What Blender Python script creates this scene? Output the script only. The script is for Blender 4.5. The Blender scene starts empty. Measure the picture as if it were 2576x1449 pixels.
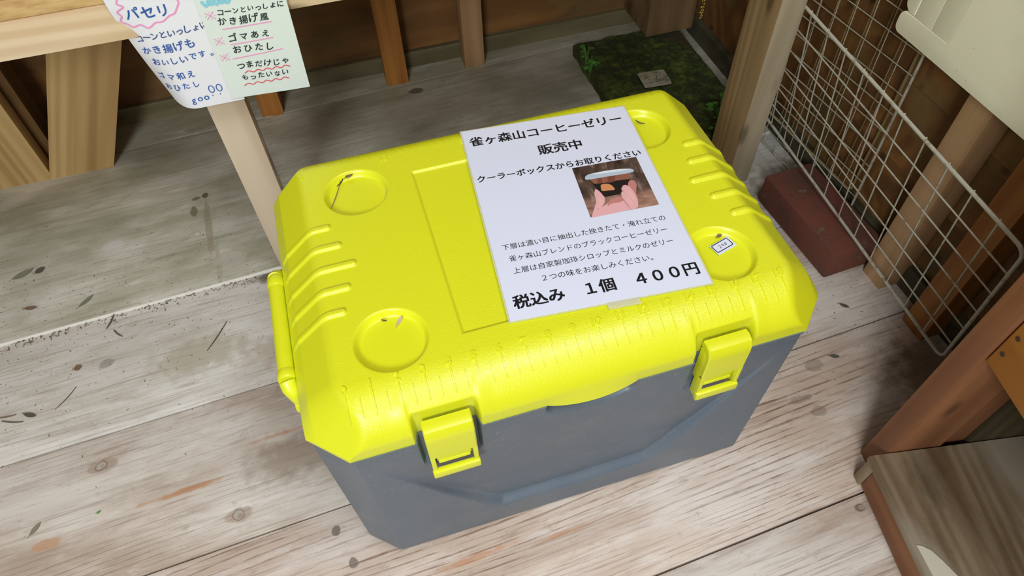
import bpy, bmesh, math, random
import numpy as np
from mathutils import Vector, Matrix, noise as mnoise

sc = bpy.context.scene
COL = sc.collection
rnd = random.Random(7)
PI = math.pi

# ------------------------------------------------------------------ camera
cam_d = bpy.data.cameras.new('camera')
cam = bpy.data.objects.new('camera', cam_d)
COL.objects.link(cam)
cam.location = (0.0730, -0.3444, 0.9281)
cam.rotation_euler = (0.6537, 0.0255, -0.2980)
cam_d.sensor_fit = 'HORIZONTAL'
cam_d.sensor_width = 36.0
cam_d.lens = 24.0
cam_d.clip_start = 0.02
sc.camera = cam

# ------------------------------------------------------------------ daylight
world = bpy.data.worlds.new('daylight')
sc.world = world
world.use_nodes = True
wn = world.node_tree.nodes
wl = world.node_tree.links
bg = wn['Background']
tc = wn.new('ShaderNodeTexCoord')
sep = wn.new('ShaderNodeSeparateXYZ')
rampw = wn.new('ShaderNodeValToRGB')
wl.new(tc.outputs['Generated'], sep.inputs[0])
wl.new(sep.outputs['Z'], rampw.inputs[0])
rampw.color_ramp.elements[0].position = 0.0
rampw.color_ramp.elements[0].color = (0.10, 0.11, 0.06, 1)
e = rampw.color_ramp.elements.new(0.22); e.color = (0.23, 0.27, 0.14, 1)
rampw.color_ramp.elements[-1].position = 0.55
rampw.color_ramp.elements[-1].color = (1.0, 0.99, 0.97, 1)
wl.new(rampw.outputs[0], bg.inputs['Color'])
bg.inputs['Strength'].default_value = 0.62

def area(name, loc, target, sx, sy, power, col=(1, 1, 1)):
    d = bpy.data.lights.new(name, 'AREA')
    d.shape = 'RECTANGLE'; d.size = sx; d.size_y = sy; d.energy = power; d.color = col
    o = bpy.data.objects.new(name, d); COL.objects.link(o)
    o.location = loc
    o.rotation_euler = (Vector(target) - Vector(loc)).to_track_quat('-Z', 'Y').to_euler()
    return o
# added overhead area light with no seen source, and daylight from the front left
area('added_overhead_light', (0.55, -0.52, 2.12), (0.25, 0.05, 0.3), 1.0, 0.6, 22, (0.955, 0.975, 1.0))
area('open_side_daylight', (-0.62, -1.50, 1.55), (0.2, 0.1, 0.1), 0.5, 0.5, 27, (0.97, 0.985, 1.0))

sc.view_settings.view_transform = 'Standard'
sc.view_settings.look = 'None'
sc.view_settings.gamma = 1.0
sc.view_settings.exposure = 0.0
sc.view_settings.use_curve_mapping = False

# ------------------------------------------------------------------ helpers
def lin(c):
    c = c / 255.0
    return c / 12.92 if c <= 0.04045 else ((c + 0.055) / 1.055) ** 2.4
def rgb(r, g, b):
    return (lin(r), lin(g), lin(b), 1.0)

class NT:
    """small wrapper for building node trees"""
    def __init__(self, name):
        self.m = bpy.data.materials.new(name); self.m.use_nodes = True
        self.t = self.m.node_tree; self.n = self.t.nodes; self.l = self.t.links
        self.b = self.n['Principled BSDF']
    def add(self, kind, **kw):
        x = self.n.new(kind)
        for k, v in kw.items(): setattr(x, k, v)
        return x
    def ln(self, a, b): self.l.new(a, b)
    def coords(self, scale=(1, 1, 1), randomize=True, which='Object'):
        t = self.add('ShaderNodeTexCoord')
        mp = self.add('ShaderNodeMapping')
        mp.inputs['Scale'].default_value = scale
        if randomize:
            oi = self.add('ShaderNodeObjectInfo')
            mu = self.add('ShaderNodeMath', operation='MULTIPLY'); mu.inputs[1].default_value = 37.0
            self.ln(oi.outputs['Random'], mu.inputs[0])
            cx = self.add('ShaderNodeCombineXYZ')
            self.ln(mu.outputs[0], cx.inputs[0]); self.ln(mu.outputs[0], cx.inputs[1]); self.ln(mu.outputs[0], cx.inputs[2])
            self.ln(cx.outputs[0], mp.inputs['Location'])
        self.ln(t.outputs[which], mp.inputs['Vector'])
        return mp.outputs[0]
    def noise(self, vec, scale=1, detail=4, rough=0.55, dist=0.0):
        x = self.add('ShaderNodeTexNoise')
        x.inputs['Scale'].default_value = scale; x.inputs['Detail'].default_value = detail
        x.inputs['Roughness'].default_value = rough; x.inputs['Distortion'].default_value = dist
        self.ln(vec, x.inputs['Vector'])
        return x.outputs['Fac']
    def ramp(self, fac, stops):
        x = self.add('ShaderNodeValToRGB'); r = x.color_ramp
        r.elements[0].position, r.elements[0].color = stops[0]
        r.elements[1].position, r.elements[1].color = stops[-1]
        for p, c in stops[1:-1]:
            q = r.elements.new(p); q.color = c
        self.ln(fac, x.inputs[0])
        return x.outputs[0]
    def mask(self, fac, a, b):
        x = self.add('ShaderNodeMapRange'); x.clamp = True
        x.interpolation_type = 'SMOOTHSTEP'
        x.inputs['From Min'].default_value = a; x.inputs['From Max'].default_value = b
        self.ln(fac, x.inputs['Value'])
        return x.outputs['Result']
    def math(self, op, a, b):
        x = self.add('ShaderNodeMath', operation=op)
        for i, v in enumerate((a, b)):
            if isinstance(v, (int, float)): x.inputs[i].default_value = v
            else: self.ln(v, x.inputs[i])
        return x.outputs[0]
    def mix(self, fac, a, b, mode='MIX'):
        x = self.add('ShaderNodeMixRGB', blend_type=mode)
        for i, v in ((0, fac), (1, a), (2, b)):
            if isinstance(v, (int, float)): x.inputs[i].default_value = v
            elif isinstance(v, tuple): x.inputs[i].default_value = v
            else: self.ln(v, x.inputs[i])
        return x.outputs[0]
    def bump(self, h, strength=0.3, dist=0.001):
        x = self.add('ShaderNodeBump'); x.inputs['Strength'].default_value = strength
        x.inputs['Distance'].default_value = dist
        self.ln(h, x.inputs['Height']); self.ln(x.outputs[0], self.b.inputs['Normal'])
    def base(self, c):
        if isinstance(c, tuple): self.b.inputs['Base Color'].default_value = c
        else: self.ln(c, self.b.inputs['Base Color'])
    def rough(self, r):
        if isinstance(r, (int, float)): self.b.inputs['Roughness'].default_value = r
        else: self.ln(r, self.b.inputs['Roughness'])

def plain(name, c, rough=0.6, spec=0.5):
    n = NT(name); n.base(c); n.rough(rough)
    n.b.inputs['Specular IOR Level'].default_value = spec
    return n.m

def wood(name, light, dark, knot=None, rings=16.0, dirt=0.0, dirt_col=(0.03, 0.03, 0.015, 1), rough=0.65, stain=None, grain=0.5):
    """planed timber, grain along local X"""
    n = NT(name)
    v = n.coords((1.1, rings, rings))
    big = n.noise(v, 1.0, 3, 0.5, 0.9)
    vw = n.coords((0.32, 5.0, 5.0)); ph = n.noise(vw, 1.0, 2, 0.4)
    lines = n.math('SINE', n.math('MULTIPLY', ph, rings * 7.0), 0.0)
    lines = n.mask(lines, -0.9, 1.0)
    v2 = n.coords((6, 260, 260)); fine = n.noise(v2, 1.0, 3, 0.6)
    f = n.math('ADD', n.math('MULTIPLY', lines, 0.16), n.math('MULTIPLY', big, 0.76))
    c = n.ramp(f, [(0.25, dark), (0.62, light)])
    c = n.mix(n.math('MULTIPLY', n.mask(fine, 0.5, 0.75), 0.25 * grain * 2), c, dark)
    if stain:
        v3 = n.coords((2.5, 9, 9)); c = n.mix(n.mask(n.noise(v3, 1.0, 3), 0.48, 0.66), c, stain)
    vk = n.coords((4.5, 13, 13)); vo = n.add('ShaderNodeTexVoronoi'); vo.inputs['Scale'].default_value = 1.0
    n.ln(vk, vo.inputs['Vector'])
    k = n.mask(vo.outputs['Distance'], 0.16, 0.05)
    c = n.mix(n.math('MULTIPLY', k, 0.75), c, knot or tuple(x * 0.35 for x in dark[:3]) + (1,))
    if dirt:
        v4 = n.coords((7, 12, 12)); c = n.mix(n.math('MULTIPLY', n.mask(n.noise(v4, 1.0, 6, 0.65), 0.45, 0.75), dirt), c, dirt_col)
    n.base(c); n.rough(rough)
    n.bump(n.math('ADD', n.math('MULTIPLY', fine, 0.7), f), 0.25, 0.0006)
    return n.m

# mesh builder -------------------------------------------------------
class MB:
    def __init__(self): self.v = []; self.f = []; self.mi = []
    def add(self, vs, fs, mi=0):
        o = len(self.v); self.v += [tuple(p) for p in vs]
        self.f += [tuple(i + o for i in q) for q in fs]; self.mi += [mi] * len(fs)
    def box(self, c, s, rot=None, mi=0, bev=0.0):
        bm = bmesh.new(); bmesh.ops.create_cube(bm, size=1.0)
        bmesh.ops.scale(bm, vec=s, verts=bm.verts)
        if bev: bmesh.ops.bevel(bm, geom=bm.edges[:] , offset=bev, segments=2, profile=0.6, affect='EDGES')
        M = Matrix.Translation(c) @ (rot.to_4x4() if rot else Matrix.Identity(4))
        bmesh.ops.transform(bm, matrix=M, verts=bm.verts)
        bm.verts.index_update()
        self.add([v.co[:] for v in bm.verts], [[v.index for v in f.verts] for f in bm.faces], mi)
        bm.free()
    def tube(self, pts, r, n=8, mi=0, cap=True, closed=False):
        pts = [Vector(p) for p in pts]; N = len(pts)
        rs = r if isinstance(r, (list, tuple)) else [r] * N
        rings = []; up = None
        for i, p in enumerate(pts):
            a = pts[(i - 1) % N] if (closed or i > 0) else p
            b = pts[(i + 1) % N] if (closed or i < N - 1) else p
            d = (b - a).normalized()
            if up is None:
                up = Vector((0, 0, 1)) if abs(d.z) < 0.9 else Vector((1, 0, 0))
            x = d.cross(up)
            if x.length < 1e-6: x = d.orthogonal()
            x.normalize(); y = x.cross(d).normalized(); up = y
            rings.append([p + (x * math.cos(2 * PI * k / n) + y * math.sin(2 * PI * k / n)) * rs[i] for k in range(n)])
        vs = [q for rg in rings for q in rg]; fs = []
        for i in range(N if closed else N - 1):
            j = (i + 1) % N
            for k in range(n):
                fs.append((i * n + k, j * n + k, j * n + (k + 1) % n, i * n + (k + 1) % n)[::-1])
        if cap and not closed:
            fs.append(tuple(range(n))); fs.append(tuple(range((N - 1) * n, N * n))[::-1])
        self.add(vs, fs, mi)
    def prism(self, poly, z0, z1, mi=0, T=lambda p: p):
        n = len(poly)
        vs = [T((x, y, z0)) for x, y in poly] + [T((x, y, z1)) for x, y in poly]
        fs = [tuple(range(n))[::-1], tuple(range(n, 2 * n))]
        fs += [(i, (i + 1) % n, n + (i + 1) % n, n + i) for i in range(n)]
        self.add(vs, fs, mi)
    def build(self, name, mats, parent=None, loc=None, rot=None, smooth=False, recalc=True):
        me = bpy.data.meshes.new(name)
        me.from_pydata(self.v, [], self.f)
        if not isinstance(mats, (list, tuple)): mats = [mats]
        for m in mats: me.materials.append(m)
        me.polygons.foreach_set('material_index', self.mi)
        if recalc:
            bm = bmesh.new(); bm.from_mesh(me)
            bmesh.ops.recalc_face_normals(bm, faces=bm.faces); bm.to_mesh(me); bm.free()
        if smooth:
            me.polygons.foreach_set('use_smooth', [True] * len(me.polygons))
            if smooth != 'all': me.set_sharp_from_angle(angle=math.radians(smooth if not isinstance(smooth, bool) else 40))
        me.update()
        o = bpy.data.objects.new(name, me); COL.objects.link(o)
        if loc is not None: o.location = loc
        if rot is not None:
            o.rotation_mode = 'XYZ'; o.rotation_euler = rot
        if parent is not None:
            o.parent = parent
            if loc is None: o.location = -Vector(parent.location)
        return o

def tag(o, label, cat, group=None, kind=None):
    o['label'] = label; o['category'] = cat
    if group: o['group'] = group
    if kind: o['kind'] = kind
    return o
def empty(name, loc, label, cat, group=None):
    o = bpy.data.objects.new(name, None); COL.objects.link(o); o.location = loc; o.empty_display_size = 0.03
    return tag(o, label, cat, group)
def struct(o): o['kind'] = 'structure'; return o

def board(name, mat, p0, p1, w, t, up=(0, 0, 1), parent=None, bev=0.0015):
    """timber from p0 to p1 (centre line); w = size across, t = size along `up`"""
    p0 = Vector(p0); p1 = Vector(p1); d = p1 - p0; L = d.length; x = d.normalized()
    z = Vector(up); z = (z - x * z.dot(x)).normalized(); y = z.cross(x)
    R = Matrix((x, y, z)).transposed()
    mb = MB(); mb.box((0, 0, 0), (L, w, t), bev=bev)
    o = mb.build(name, mat, smooth=30)
    c = (p0 + p1) / 2
    o.rotation_mode = 'QUATERNION'; o.rotation_quaternion = R.to_quaternion()
    if parent is not None:
        o.parent = parent; o.location = c - Vector(parent.location)
    else: o.location = c
    return o

# text --------------------------------------------------------------
def text_mesh(s, bold=0.0, extrude=0.0, res=3, space=1.0):
    cu = bpy.data.curves.new('txt', 'FONT'); cu.body = s; cu.resolution_u = res
    cu.offset = bold; cu.extrude = extrude; cu.space_character = space
    o = bpy.data.objects.new('txt', cu); COL.objects.link(o)
    bpy.context.view_layer.update()
    dg = bpy.context.evaluated_depsgraph_get()
    me = bpy.data.meshes.new_from_object(o.evaluated_get(dg))
    vs = np.array([v.co[:] for v in me.vertices]).reshape(-1, 3); fs = [tuple(p.vertices) for p in me.polygons]
    bpy.data.objects.remove(o); bpy.data.curves.remove(cu); bpy.data.meshes.remove(me)
    return vs, fs
def put_text(mb, s, a, b, surf, mi, bold=0.0, hscale=1.0, sub=False):
    """text whose vertical middle runs from a to b in the surface's own plane"""
    bold_ = bold; vs, fs = text_mesh(s, 0.0)
    if len(vs) == 0: return
    x0, x1 = vs[:, 0].min(), vs[:, 0].max()
    a = np.array(a, float); b = np.array(b, float); L = np.linalg.norm(b - a)
    k = L / (x1 - x0); ux = (b - a) / L; uy = np.array([-ux[1], ux[0]])
    shifts = [(0, 0)] if not bold_ else [(-bold_, -bold_ * .6), (bold_, -bold_ * .6), (-bold_, bold_ * .6), (bold_, bold_ * .6), (0, 0)]
    for kz, (sx, sy) in enumerate(shifts):                # heavier type: the outline struck again a hair to each side
        out = []
        for p in vs:
            q = a + ux * (p[0] + sx - x0) * k + uy * (p[1] + sy - 0.38) * k * hscale
            P_ = surf(q[0], q[1]); out.append((P_[0], P_[1], P_[2] + kz * 0.00003))
        mb.add(out, fs, mi)
def hand_text(mb, s, a, b, size, surf, mi, bold=0.03, seed=1, flip=1, lift=(0.00003, 0.0)):
    """marker handwriting: each character set a little askew"""
    r = random.Random(seed); n = len(s)
    a = np.array(a, float); b = np.array(b, float); d = b - a; ux = d / np.linalg.norm(d)
    step = np.linalg.norm(d) / n
    for i, ch in enumerate(s):
        vs, fs = text_mesh(ch, 0.0)
        if len(vs) == 0: continue
        cx = (vs[:, 0].min() + vs[:, 0].max()) / 2; cy = 0.38
        an = math.atan2(ux[1], ux[0]) + r.uniform(-0.14, 0.14); sz = size * r.uniform(0.85, 1.05); sh = r.uniform(0.0, 0.22)
        c = a + ux * step * (i + 0.5) + np.array([-ux[1], ux[0]]) * r.uniform(-0.08, 0.08) * size
        for kz, (bx_, by_) in enumerate([(0, 0)] if not bold else [(-bold, 0), (bold, 0), (0, bold), (0, -bold)]):
            out = []
            for p in vs:
                x = (p[0] + bx_ - cx) + (p[1] - cy) * sh * flip; y = p[1] + by_ - cy
                P_ = surf(c[0] + (x * math.cos(an) - y * math.sin(an)) * sz, c[1] + (x * math.sin(an) + y * math.cos(an)) * sz)
                out.append((P_[0], P_[1] - lift[0] * kz, P_[2] + lift[1] * kz))
            mb.add(out, fs, mi)
def stroke(mb, pts, w, surf, mi):
    """flat pen stroke through pts"""
    P = [np.array(p, float) for p in pts]; vs = []; fs = []
    for i, p in enumerate(P):
        d = P[min(i + 1, len(P) - 1)] - P[max(i - 1, 0)]; d = d / (np.linalg.norm(d) + 1e-9); nn = np.array([-d[1], d[0]]) * w / 2
        for q in (p + nn, p - nn): vs.append(surf(q[0], q[1]))
    for i in range(len(P) - 1): fs.append((2 * i, 2 * i + 1, 2 * i + 3, 2 * i + 2))
    mb.add(vs, fs, mi)
def curve(pts, n=8):
    out = []
    P = [Vector((p[0], p[1], 0)) for p in pts]
    for i in range(len(P) - 1):
        p0 = P[max(i - 1, 0)]; p1 = P[i]; p2 = P[i + 1]; p3 = P[min(i + 2, len(P) - 1)]
        for k in range(n):
            t = k / n
            q = 0.5 * ((2 * p1) + (p2 - p0) * t + (2 * p0 - 5 * p1 + 4 * p2 - p3) * t * t + (3 * p1 - p0 - 3 * p2 + p3) * t ** 3)
            out.append((q.x, q.y))
    out.append((P[-1].x, P[-1].y)); return out

# ------------------------------------------------------------------ materials
def yellow(name, tex):
    n = NT(name); n.base(rgb(229, 229, 8))
    v = n.coords((1, 1, 1), False)
    big = n.noise(v, 14, 3)
    n.base(n.mix(n.math('MULTIPLY', big, 0.12), rgb(227, 232, 36), rgb(216, 221, 30)))
    n.rough(0.31 if tex else 0.30)
    if tex:
        dv = n.add('ShaderNodeTexVoronoi'); dv.feature = 'DISTANCE_TO_EDGE'; dv.inputs['Scale'].default_value = 820
        nv = n.add('ShaderNodeTexNoise'); nv.inputs['Scale'].default_value = 600; nv.inputs['Detail'].default_value = 1.5
        nv.inputs['Distortion'].default_value = 0.9
        n.ln(v, dv.inputs['Vector']); n.ln(v, nv.inputs['Vector'])
        h = n.math('ADD', n.math('MULTIPLY', dv.outputs['Distance'], 0.25), n.mask(nv.outputs['Fac'], 0.42, 0.60))
        n.bump(h, 0.28, 0.0004)
    n.b.inputs['Specular IOR Level'].default_value = 0.7
    return n.m
M_YT = yellow('yellow_plastic_pebbled', True)
M_YS = yellow('yellow_plastic_smooth', False)
def grey_plastic():
    n = NT('grey_plastic'); v = n.coords((1, 1, 1), False)
    c = n.mix(n.mask(n.noise(v, 9, 5, 0.65), 0.42, 0.75), rgb(93, 106, 120), rgb(104, 113, 122))
    vs = n.coords((60, 160, 130), False)
    sp = n.mask(n.noise(vs, 2.0, 3, 0.75, 3.0), 0.60, 0.66)
    patch = n.mask(n.noise(v, 16, 4), 0.36, 0.62)
    c = n.mix(n.math('MULTIPLY', n.math('MULTIPLY', sp, patch), 0.6), c, rgb(168, 170, 172))
    d = n.noise(n.coords((14, 14, 26), False), 1.0, 6, 0.7)
    c = n.mix(n.math('MULTIPLY', n.mask(d, 0.62, 0.78), 0.45), c, rgb(150, 150, 146))
    n.base(c); n.rough(n.mix(d, (0.32,) * 3 + (1,), (0.5,) * 3 + (1,)))
    n.bump(n.noise(v, 700, 2), 0.18, 0.0004)
    return n.m
M_GREY = grey_plastic()
M_PAPER = plain('white_paper', rgb(224, 231, 249), 0.32)
M_INK = plain('black_ink', rgb(22, 24, 28), 0.4)
M_NOTE = plain('white_card', rgb(238, 241, 247), 0.6)
M_NOTE2 = plain('pale_green_card', rgb(226, 238, 232), 0.6)
M_BLUE = plain('blue_marker', rgb(46, 92, 172), 0.6)
M_NAVY = plain('navy_marker', rgb(52, 78, 140), 0.6)
M_PINK = plain('pink_marker', rgb(244, 160, 208), 0.6)
M_RED = plain('red_marker', rgb(228, 92, 104), 0.6)
M_CYAN = plain('light_blue_marker', rgb(140, 214, 234), 0.6)
M_BLACKM = plain('black_marker', rgb(26, 44, 44), 0.6)

M_PALE = wood('pale_pine', rgb(234, 214, 180), rgb(204, 172, 130), knot=rgb(110, 84, 66), rings=14, grain=0.3)
M_LEGW = wood('bleached_pine', rgb(222, 206, 180), rgb(196, 176, 146), knot=rgb(140, 110, 86), rings=12, grain=0.25)
M_BRACE = wood('brace_pine', rgb(206, 174, 118), rgb(168, 130, 80), knot=rgb(96, 72, 52), rings=16)
M_STUD = wood('orange_pine', rgb(192, 130, 62), rgb(148, 92, 36), rings=20)
M_STUDP = wood('pinkish_pine', rgb(196, 160, 118), rgb(160, 122, 82), rings=14)
M_WALL = wood('brown_board', rgb(140, 98, 50), rgb(100, 64, 28), knot=rgb(44, 26, 12), rings=12, dirt=0.5, dirt_col=rgb(52, 44, 24), stain=rgb(118, 92, 52))
M_SILL = wood('greyed_sill', rgb(132, 122, 92), rgb(96, 88, 60), rings=14, dirt=0.4)
M_DSILL = wood('dark_sill', rgb(84, 80, 58), rgb(54, 50, 34), rings=14, dirt=0.5)
M_POST = wood('right_post_pine', rgb(188, 160, 112), rgb(150, 118, 72), rings=14, stain=rgb(170, 140, 92))
M_POSTG = wood('right_post_grey', rgb(186, 172, 144), rgb(150, 134, 106), rings=14)
M_CORNER = wood('corner_timber', rgb(150, 122, 84), rgb(110, 84, 54), rings=10, dirt=0.7, dirt_col=rgb(50, 38, 24))
M_RACK = wood('rack_post_wood', rgb(152, 102, 66), rgb(114, 70, 42), rings=14, dirt=0.25, dirt_col=rgb(96, 52, 22))
M_RACKP = wood('rack_panel_plywood', rgb(186, 126, 46), rgb(156, 96, 28), rings=6, dirt=0.35, dirt_col=rgb(120, 72, 18))
M_SHELF = wood('worn_shelf_board', rgb(150, 132, 104), rgb(104, 82, 56), rings=26, dirt=0.6, dirt_col=rgb(62, 50, 32), stain=rgb(160, 150, 132))

M_EDGE = wood('chipped_lit_edge', rgb(214, 168, 112), rgb(150, 96, 56), rings=30, dirt=0.6, dirt_col=rgb(140, 84, 46))
M_BLOCKP = wood('rack_light_block', rgb(84, 76, 48), rgb(56, 48, 30), rings=10, dirt=0.5)
def rough_top():
    n = NT('rough_sawn_top')
    t = n.add('ShaderNodeTexCoord'); mp = n.add('ShaderNodeMapping')
    mp.inputs['Rotation'].default_value = (0, 0, math.radians(-35)); mp.inputs['Scale'].default_value = (5, 90, 20)
    n.ln(t.outputs['Object'], mp.inputs['Vector'])
    f = n.noise(mp.outputs[0], 1.0, 5, 0.65, 0.6)
    n.base(n.ramp(f, [(0.3, rgb(150, 110, 62)), (0.5, rgb(206, 170, 112)), (0.7, rgb(232, 204, 150))]))
    n.rough(0.8); n.bump(f, 0.6, 0.003); return n.m
M_TOP = rough_top()

def floor_mat(name, ca, cb, dirt, grain_dark, spots, streak=0.3, green=0.0, specks=0.35):
    """weathered boards, grain along X; spots = (x, y, rx, ry, colour, strength) knots, stains and painted shade in board space"""
    n = NT(name)
    v = n.coords((1, 1, 1), False)
    vg = n.coords((1.4, 22, 22), False); g1 = n.noise(vg, 1.0, 5, 0.6, 0.5)
    vf = n.coords((7, 210, 210), False); g2 = n.noise(vf, 1.0, 4, 0.62, 0.8)
    big = n.noise(n.coords((2.4, 7, 7), False), 1.0, 5, 0.6, 0.4)
    c = n.mix(n.mask(big, 0.36, 0.66), ca, cb)
    c = n.mix(n.math('MULTIPLY', n.mask(g1, 0.48, 0.72), 0.4), c, dirt)
    sx = n.add('ShaderNodeSeparateXYZ'); n.ln(v, sx.inputs[0])
    ph = n.noise(n.coords((0.55, 5, 5), False), 1.0, 2, 0.45)
    yy = n.math('ADD', n.math('MULTIPLY', sx.outputs['Y'], 760.0), n.math('MULTIPLY', ph, 95.0))
    jit = n.math('MULTIPLY', n.noise(n.coords((9, 60, 60), False), 1.0, 3, 0.6), 3.2)
    lines = n.mask(n.math('SINE', n.math('ADD', yy, jit), 0.0), 0.62, 1.0)
    wear = n.math('MULTIPLY', n.mask(n.noise(n.coords((2.6, 8, 8), False), 1.0, 5, 0.6), 0.40, 0.66), n.mask(n.noise(n.coords((16, 130, 130), False), 1.0, 4, 0.7), 0.34, 0.62))
    lf = n.math('MULTIPLY', n.math('MULTIPLY', lines, wear), streak)
    c = n.mix(lf, c, grain_dark)
    c = n.mix(n.math('MULTIPLY', n.mask(g2, 0.50, 0.70), 0.42), c, grain_dark)
    pale = n.mask(n.noise(n.coords((7, 34, 34), False), 1.0, 8, 0.74, 0.25), 0.50, 0.66)
    c = n.mix(n.math('MULTIPLY', pale, 0.5), c, rgb(232, 227, 220))
    grime = n.mask(n.noise(n.coords((30, 60, 60), False), 1.0, 8, 0.78, 0.5), 0.54, 0.70)
    c = n.mix(n.math('MULTIPLY', grime, 0.42), c, dirt)
    sp = n.mask(n.noise(n.coords((160, 260, 260), False), 1.0, 4, 0.75), 0.63, 0.70)
    c = n.mix(n.math('MULTIPLY', sp, specks), c, rgb(84, 66, 46))
    if green: c = n.mix(n.math('MULTIPLY', n.mask(n.noise(n.coords((5, 9, 9), False), 1.0, 4), 0.35, 0.65), green), c, rgb(118, 118, 84))
    tco = n.add('ShaderNodeTexCoord'); warp = n.add('ShaderNodeTexNoise'); warp.inputs['Scale'].default_value = 55; warp.inputs['Detail'].default_value = 3
    n.ln(tco.outputs['Object'], warp.inputs['Vector'])
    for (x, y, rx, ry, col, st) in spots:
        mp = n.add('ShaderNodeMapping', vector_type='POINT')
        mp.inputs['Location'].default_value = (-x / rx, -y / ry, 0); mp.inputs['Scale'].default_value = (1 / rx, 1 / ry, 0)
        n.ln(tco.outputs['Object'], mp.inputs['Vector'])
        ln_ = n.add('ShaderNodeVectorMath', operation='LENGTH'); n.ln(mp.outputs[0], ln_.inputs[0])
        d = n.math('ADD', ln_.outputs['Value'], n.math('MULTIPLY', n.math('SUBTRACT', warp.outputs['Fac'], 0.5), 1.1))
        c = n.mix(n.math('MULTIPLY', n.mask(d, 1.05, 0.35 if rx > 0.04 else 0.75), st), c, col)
    n.base(c); n.rough(0.62)
    h = n.math('ADD', n.math('MULTIPLY', g2, 0.6), n.math('MULTIPLY', lf, -1.6))
    n.bump(h, 0.32, 0.0012)
    return n.m

def moss_mat():
    n = NT('moss'); v = n.coords((1, 1, 1), False)
    c = n.ramp(n.noise(v, 45, 6, 0.7), [(0.3, rgb(30, 34, 16)), (0.5, rgb(60, 72, 28)), (0.62, rgb(92, 108, 38)), (0.78, rgb(130, 140, 60))])
    c = n.mix(n.mask(n.noise(v, 12, 4), 0.5, 0.7), c, rgb(62, 56, 34))
    n.base(c); n.rough(0.95); n.bump(n.noise(v, 160, 4, 0.7), 0.8, 0.004); return n.m
M_MOSS = moss_mat()
def brick_mat():
    n = NT('red_brick'); v = n.coords((1, 1, 1), False)
    c = n.mix(n.mask(n.noise(v, 18, 5, 0.65), 0.4, 0.7), rgb(112, 62, 48), rgb(86, 60, 46))
    c = n.mix(n.math('MULTIPLY', n.mask(n.noise(v, 38, 6, 0.7), 0.58, 0.75), 0.6), c, rgb(150, 124, 100))
    n.base(c); n.rough(0.9); n.bump(n.noise(v, 240, 4, 0.7), 0.5, 0.002); return n.m
M_BRICK = brick_mat()
def wire_mat():
    n = NT('dull_white_wire'); v = n.coords((1, 1, 1))
    n.base(n.mix(n.mask(n.noise(v, 70, 4, 0.7), 0.52, 0.7), rgb(180, 177, 160), rgb(136, 116, 86)))
    n.rough(0.45); return n.m
M_WIRE = wire_mat()
def wire_mat2():
    n = NT('yellowed_wire'); v = n.coords((1, 1, 1))
    n.base(n.mix(n.noise(v, 50, 3), rgb(176, 158, 110), rgb(140, 118, 74))); n.rough(0.5); return n.m
M_WIREY = wire_mat2()
def cream_mat():
    n = NT('cream_paint'); v = n.coords((1, 1, 1))
    c = n.mix(n.mask(n.noise(v, 9, 4), 0.4, 0.7), rgb(246, 244, 216), rgb(236, 234, 206))
    c = n.mix(n.math('MULTIPLY', n.mask(n.noise(v, 120, 2), 0.74, 0.77), 0.7), c, rgb(120, 108, 80))
    n.base(c); n.rough(0.5); n.bump(n.noise(v, 30, 4), 0.2, 0.001); return n.m
M_CREAM = cream_mat()
M_GOLD = NT('gold_foil'); M_GOLD.base(rgb(176, 158, 72)); M_GOLD.b.inputs['Metallic'].default_value = 0.8; M_GOLD.rough(0.3); M_GOLD = M_GOLD.m
M_LEAFG = plain('grey_green_leaf', rgb(126, 130, 108), 0.6)
M_LEAFD = plain('dark_leaf', rgb(92, 88, 76), 0.6)
M_LEAFB = plain('brown_leaf', rgb(126, 104, 82), 0.6)
M_TWIG = plain('twig_bark', rgb(98, 86, 66), 0.8)
M_TWIGD = plain('dark_needle', rgb(70, 72, 62), 0.7)
M_GREEN = plain('fresh_leaf', rgb(92, 150, 66), 0.5)
M_CRUMB = plain('litter_brown', rgb(122, 98, 72), 0.9)
M_CRUMB2 = plain('litter_grey', rgb(96, 96, 76), 0.9)
M_NAIL = plain('rusty_nail', rgb(70, 52, 36), 0.5)
M_TAPE = NT('clear_tape'); M_TAPE.base(rgb(236, 236, 210)); M_TAPE.rough(0.25); M_TAPE.b.inputs['Alpha'].default_value = 0.45; M_TAPE = M_TAPE.m
M_ROOF = wood('roof_board', rgb(120, 84, 48), rgb(84, 56, 28), rings=10)

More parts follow.
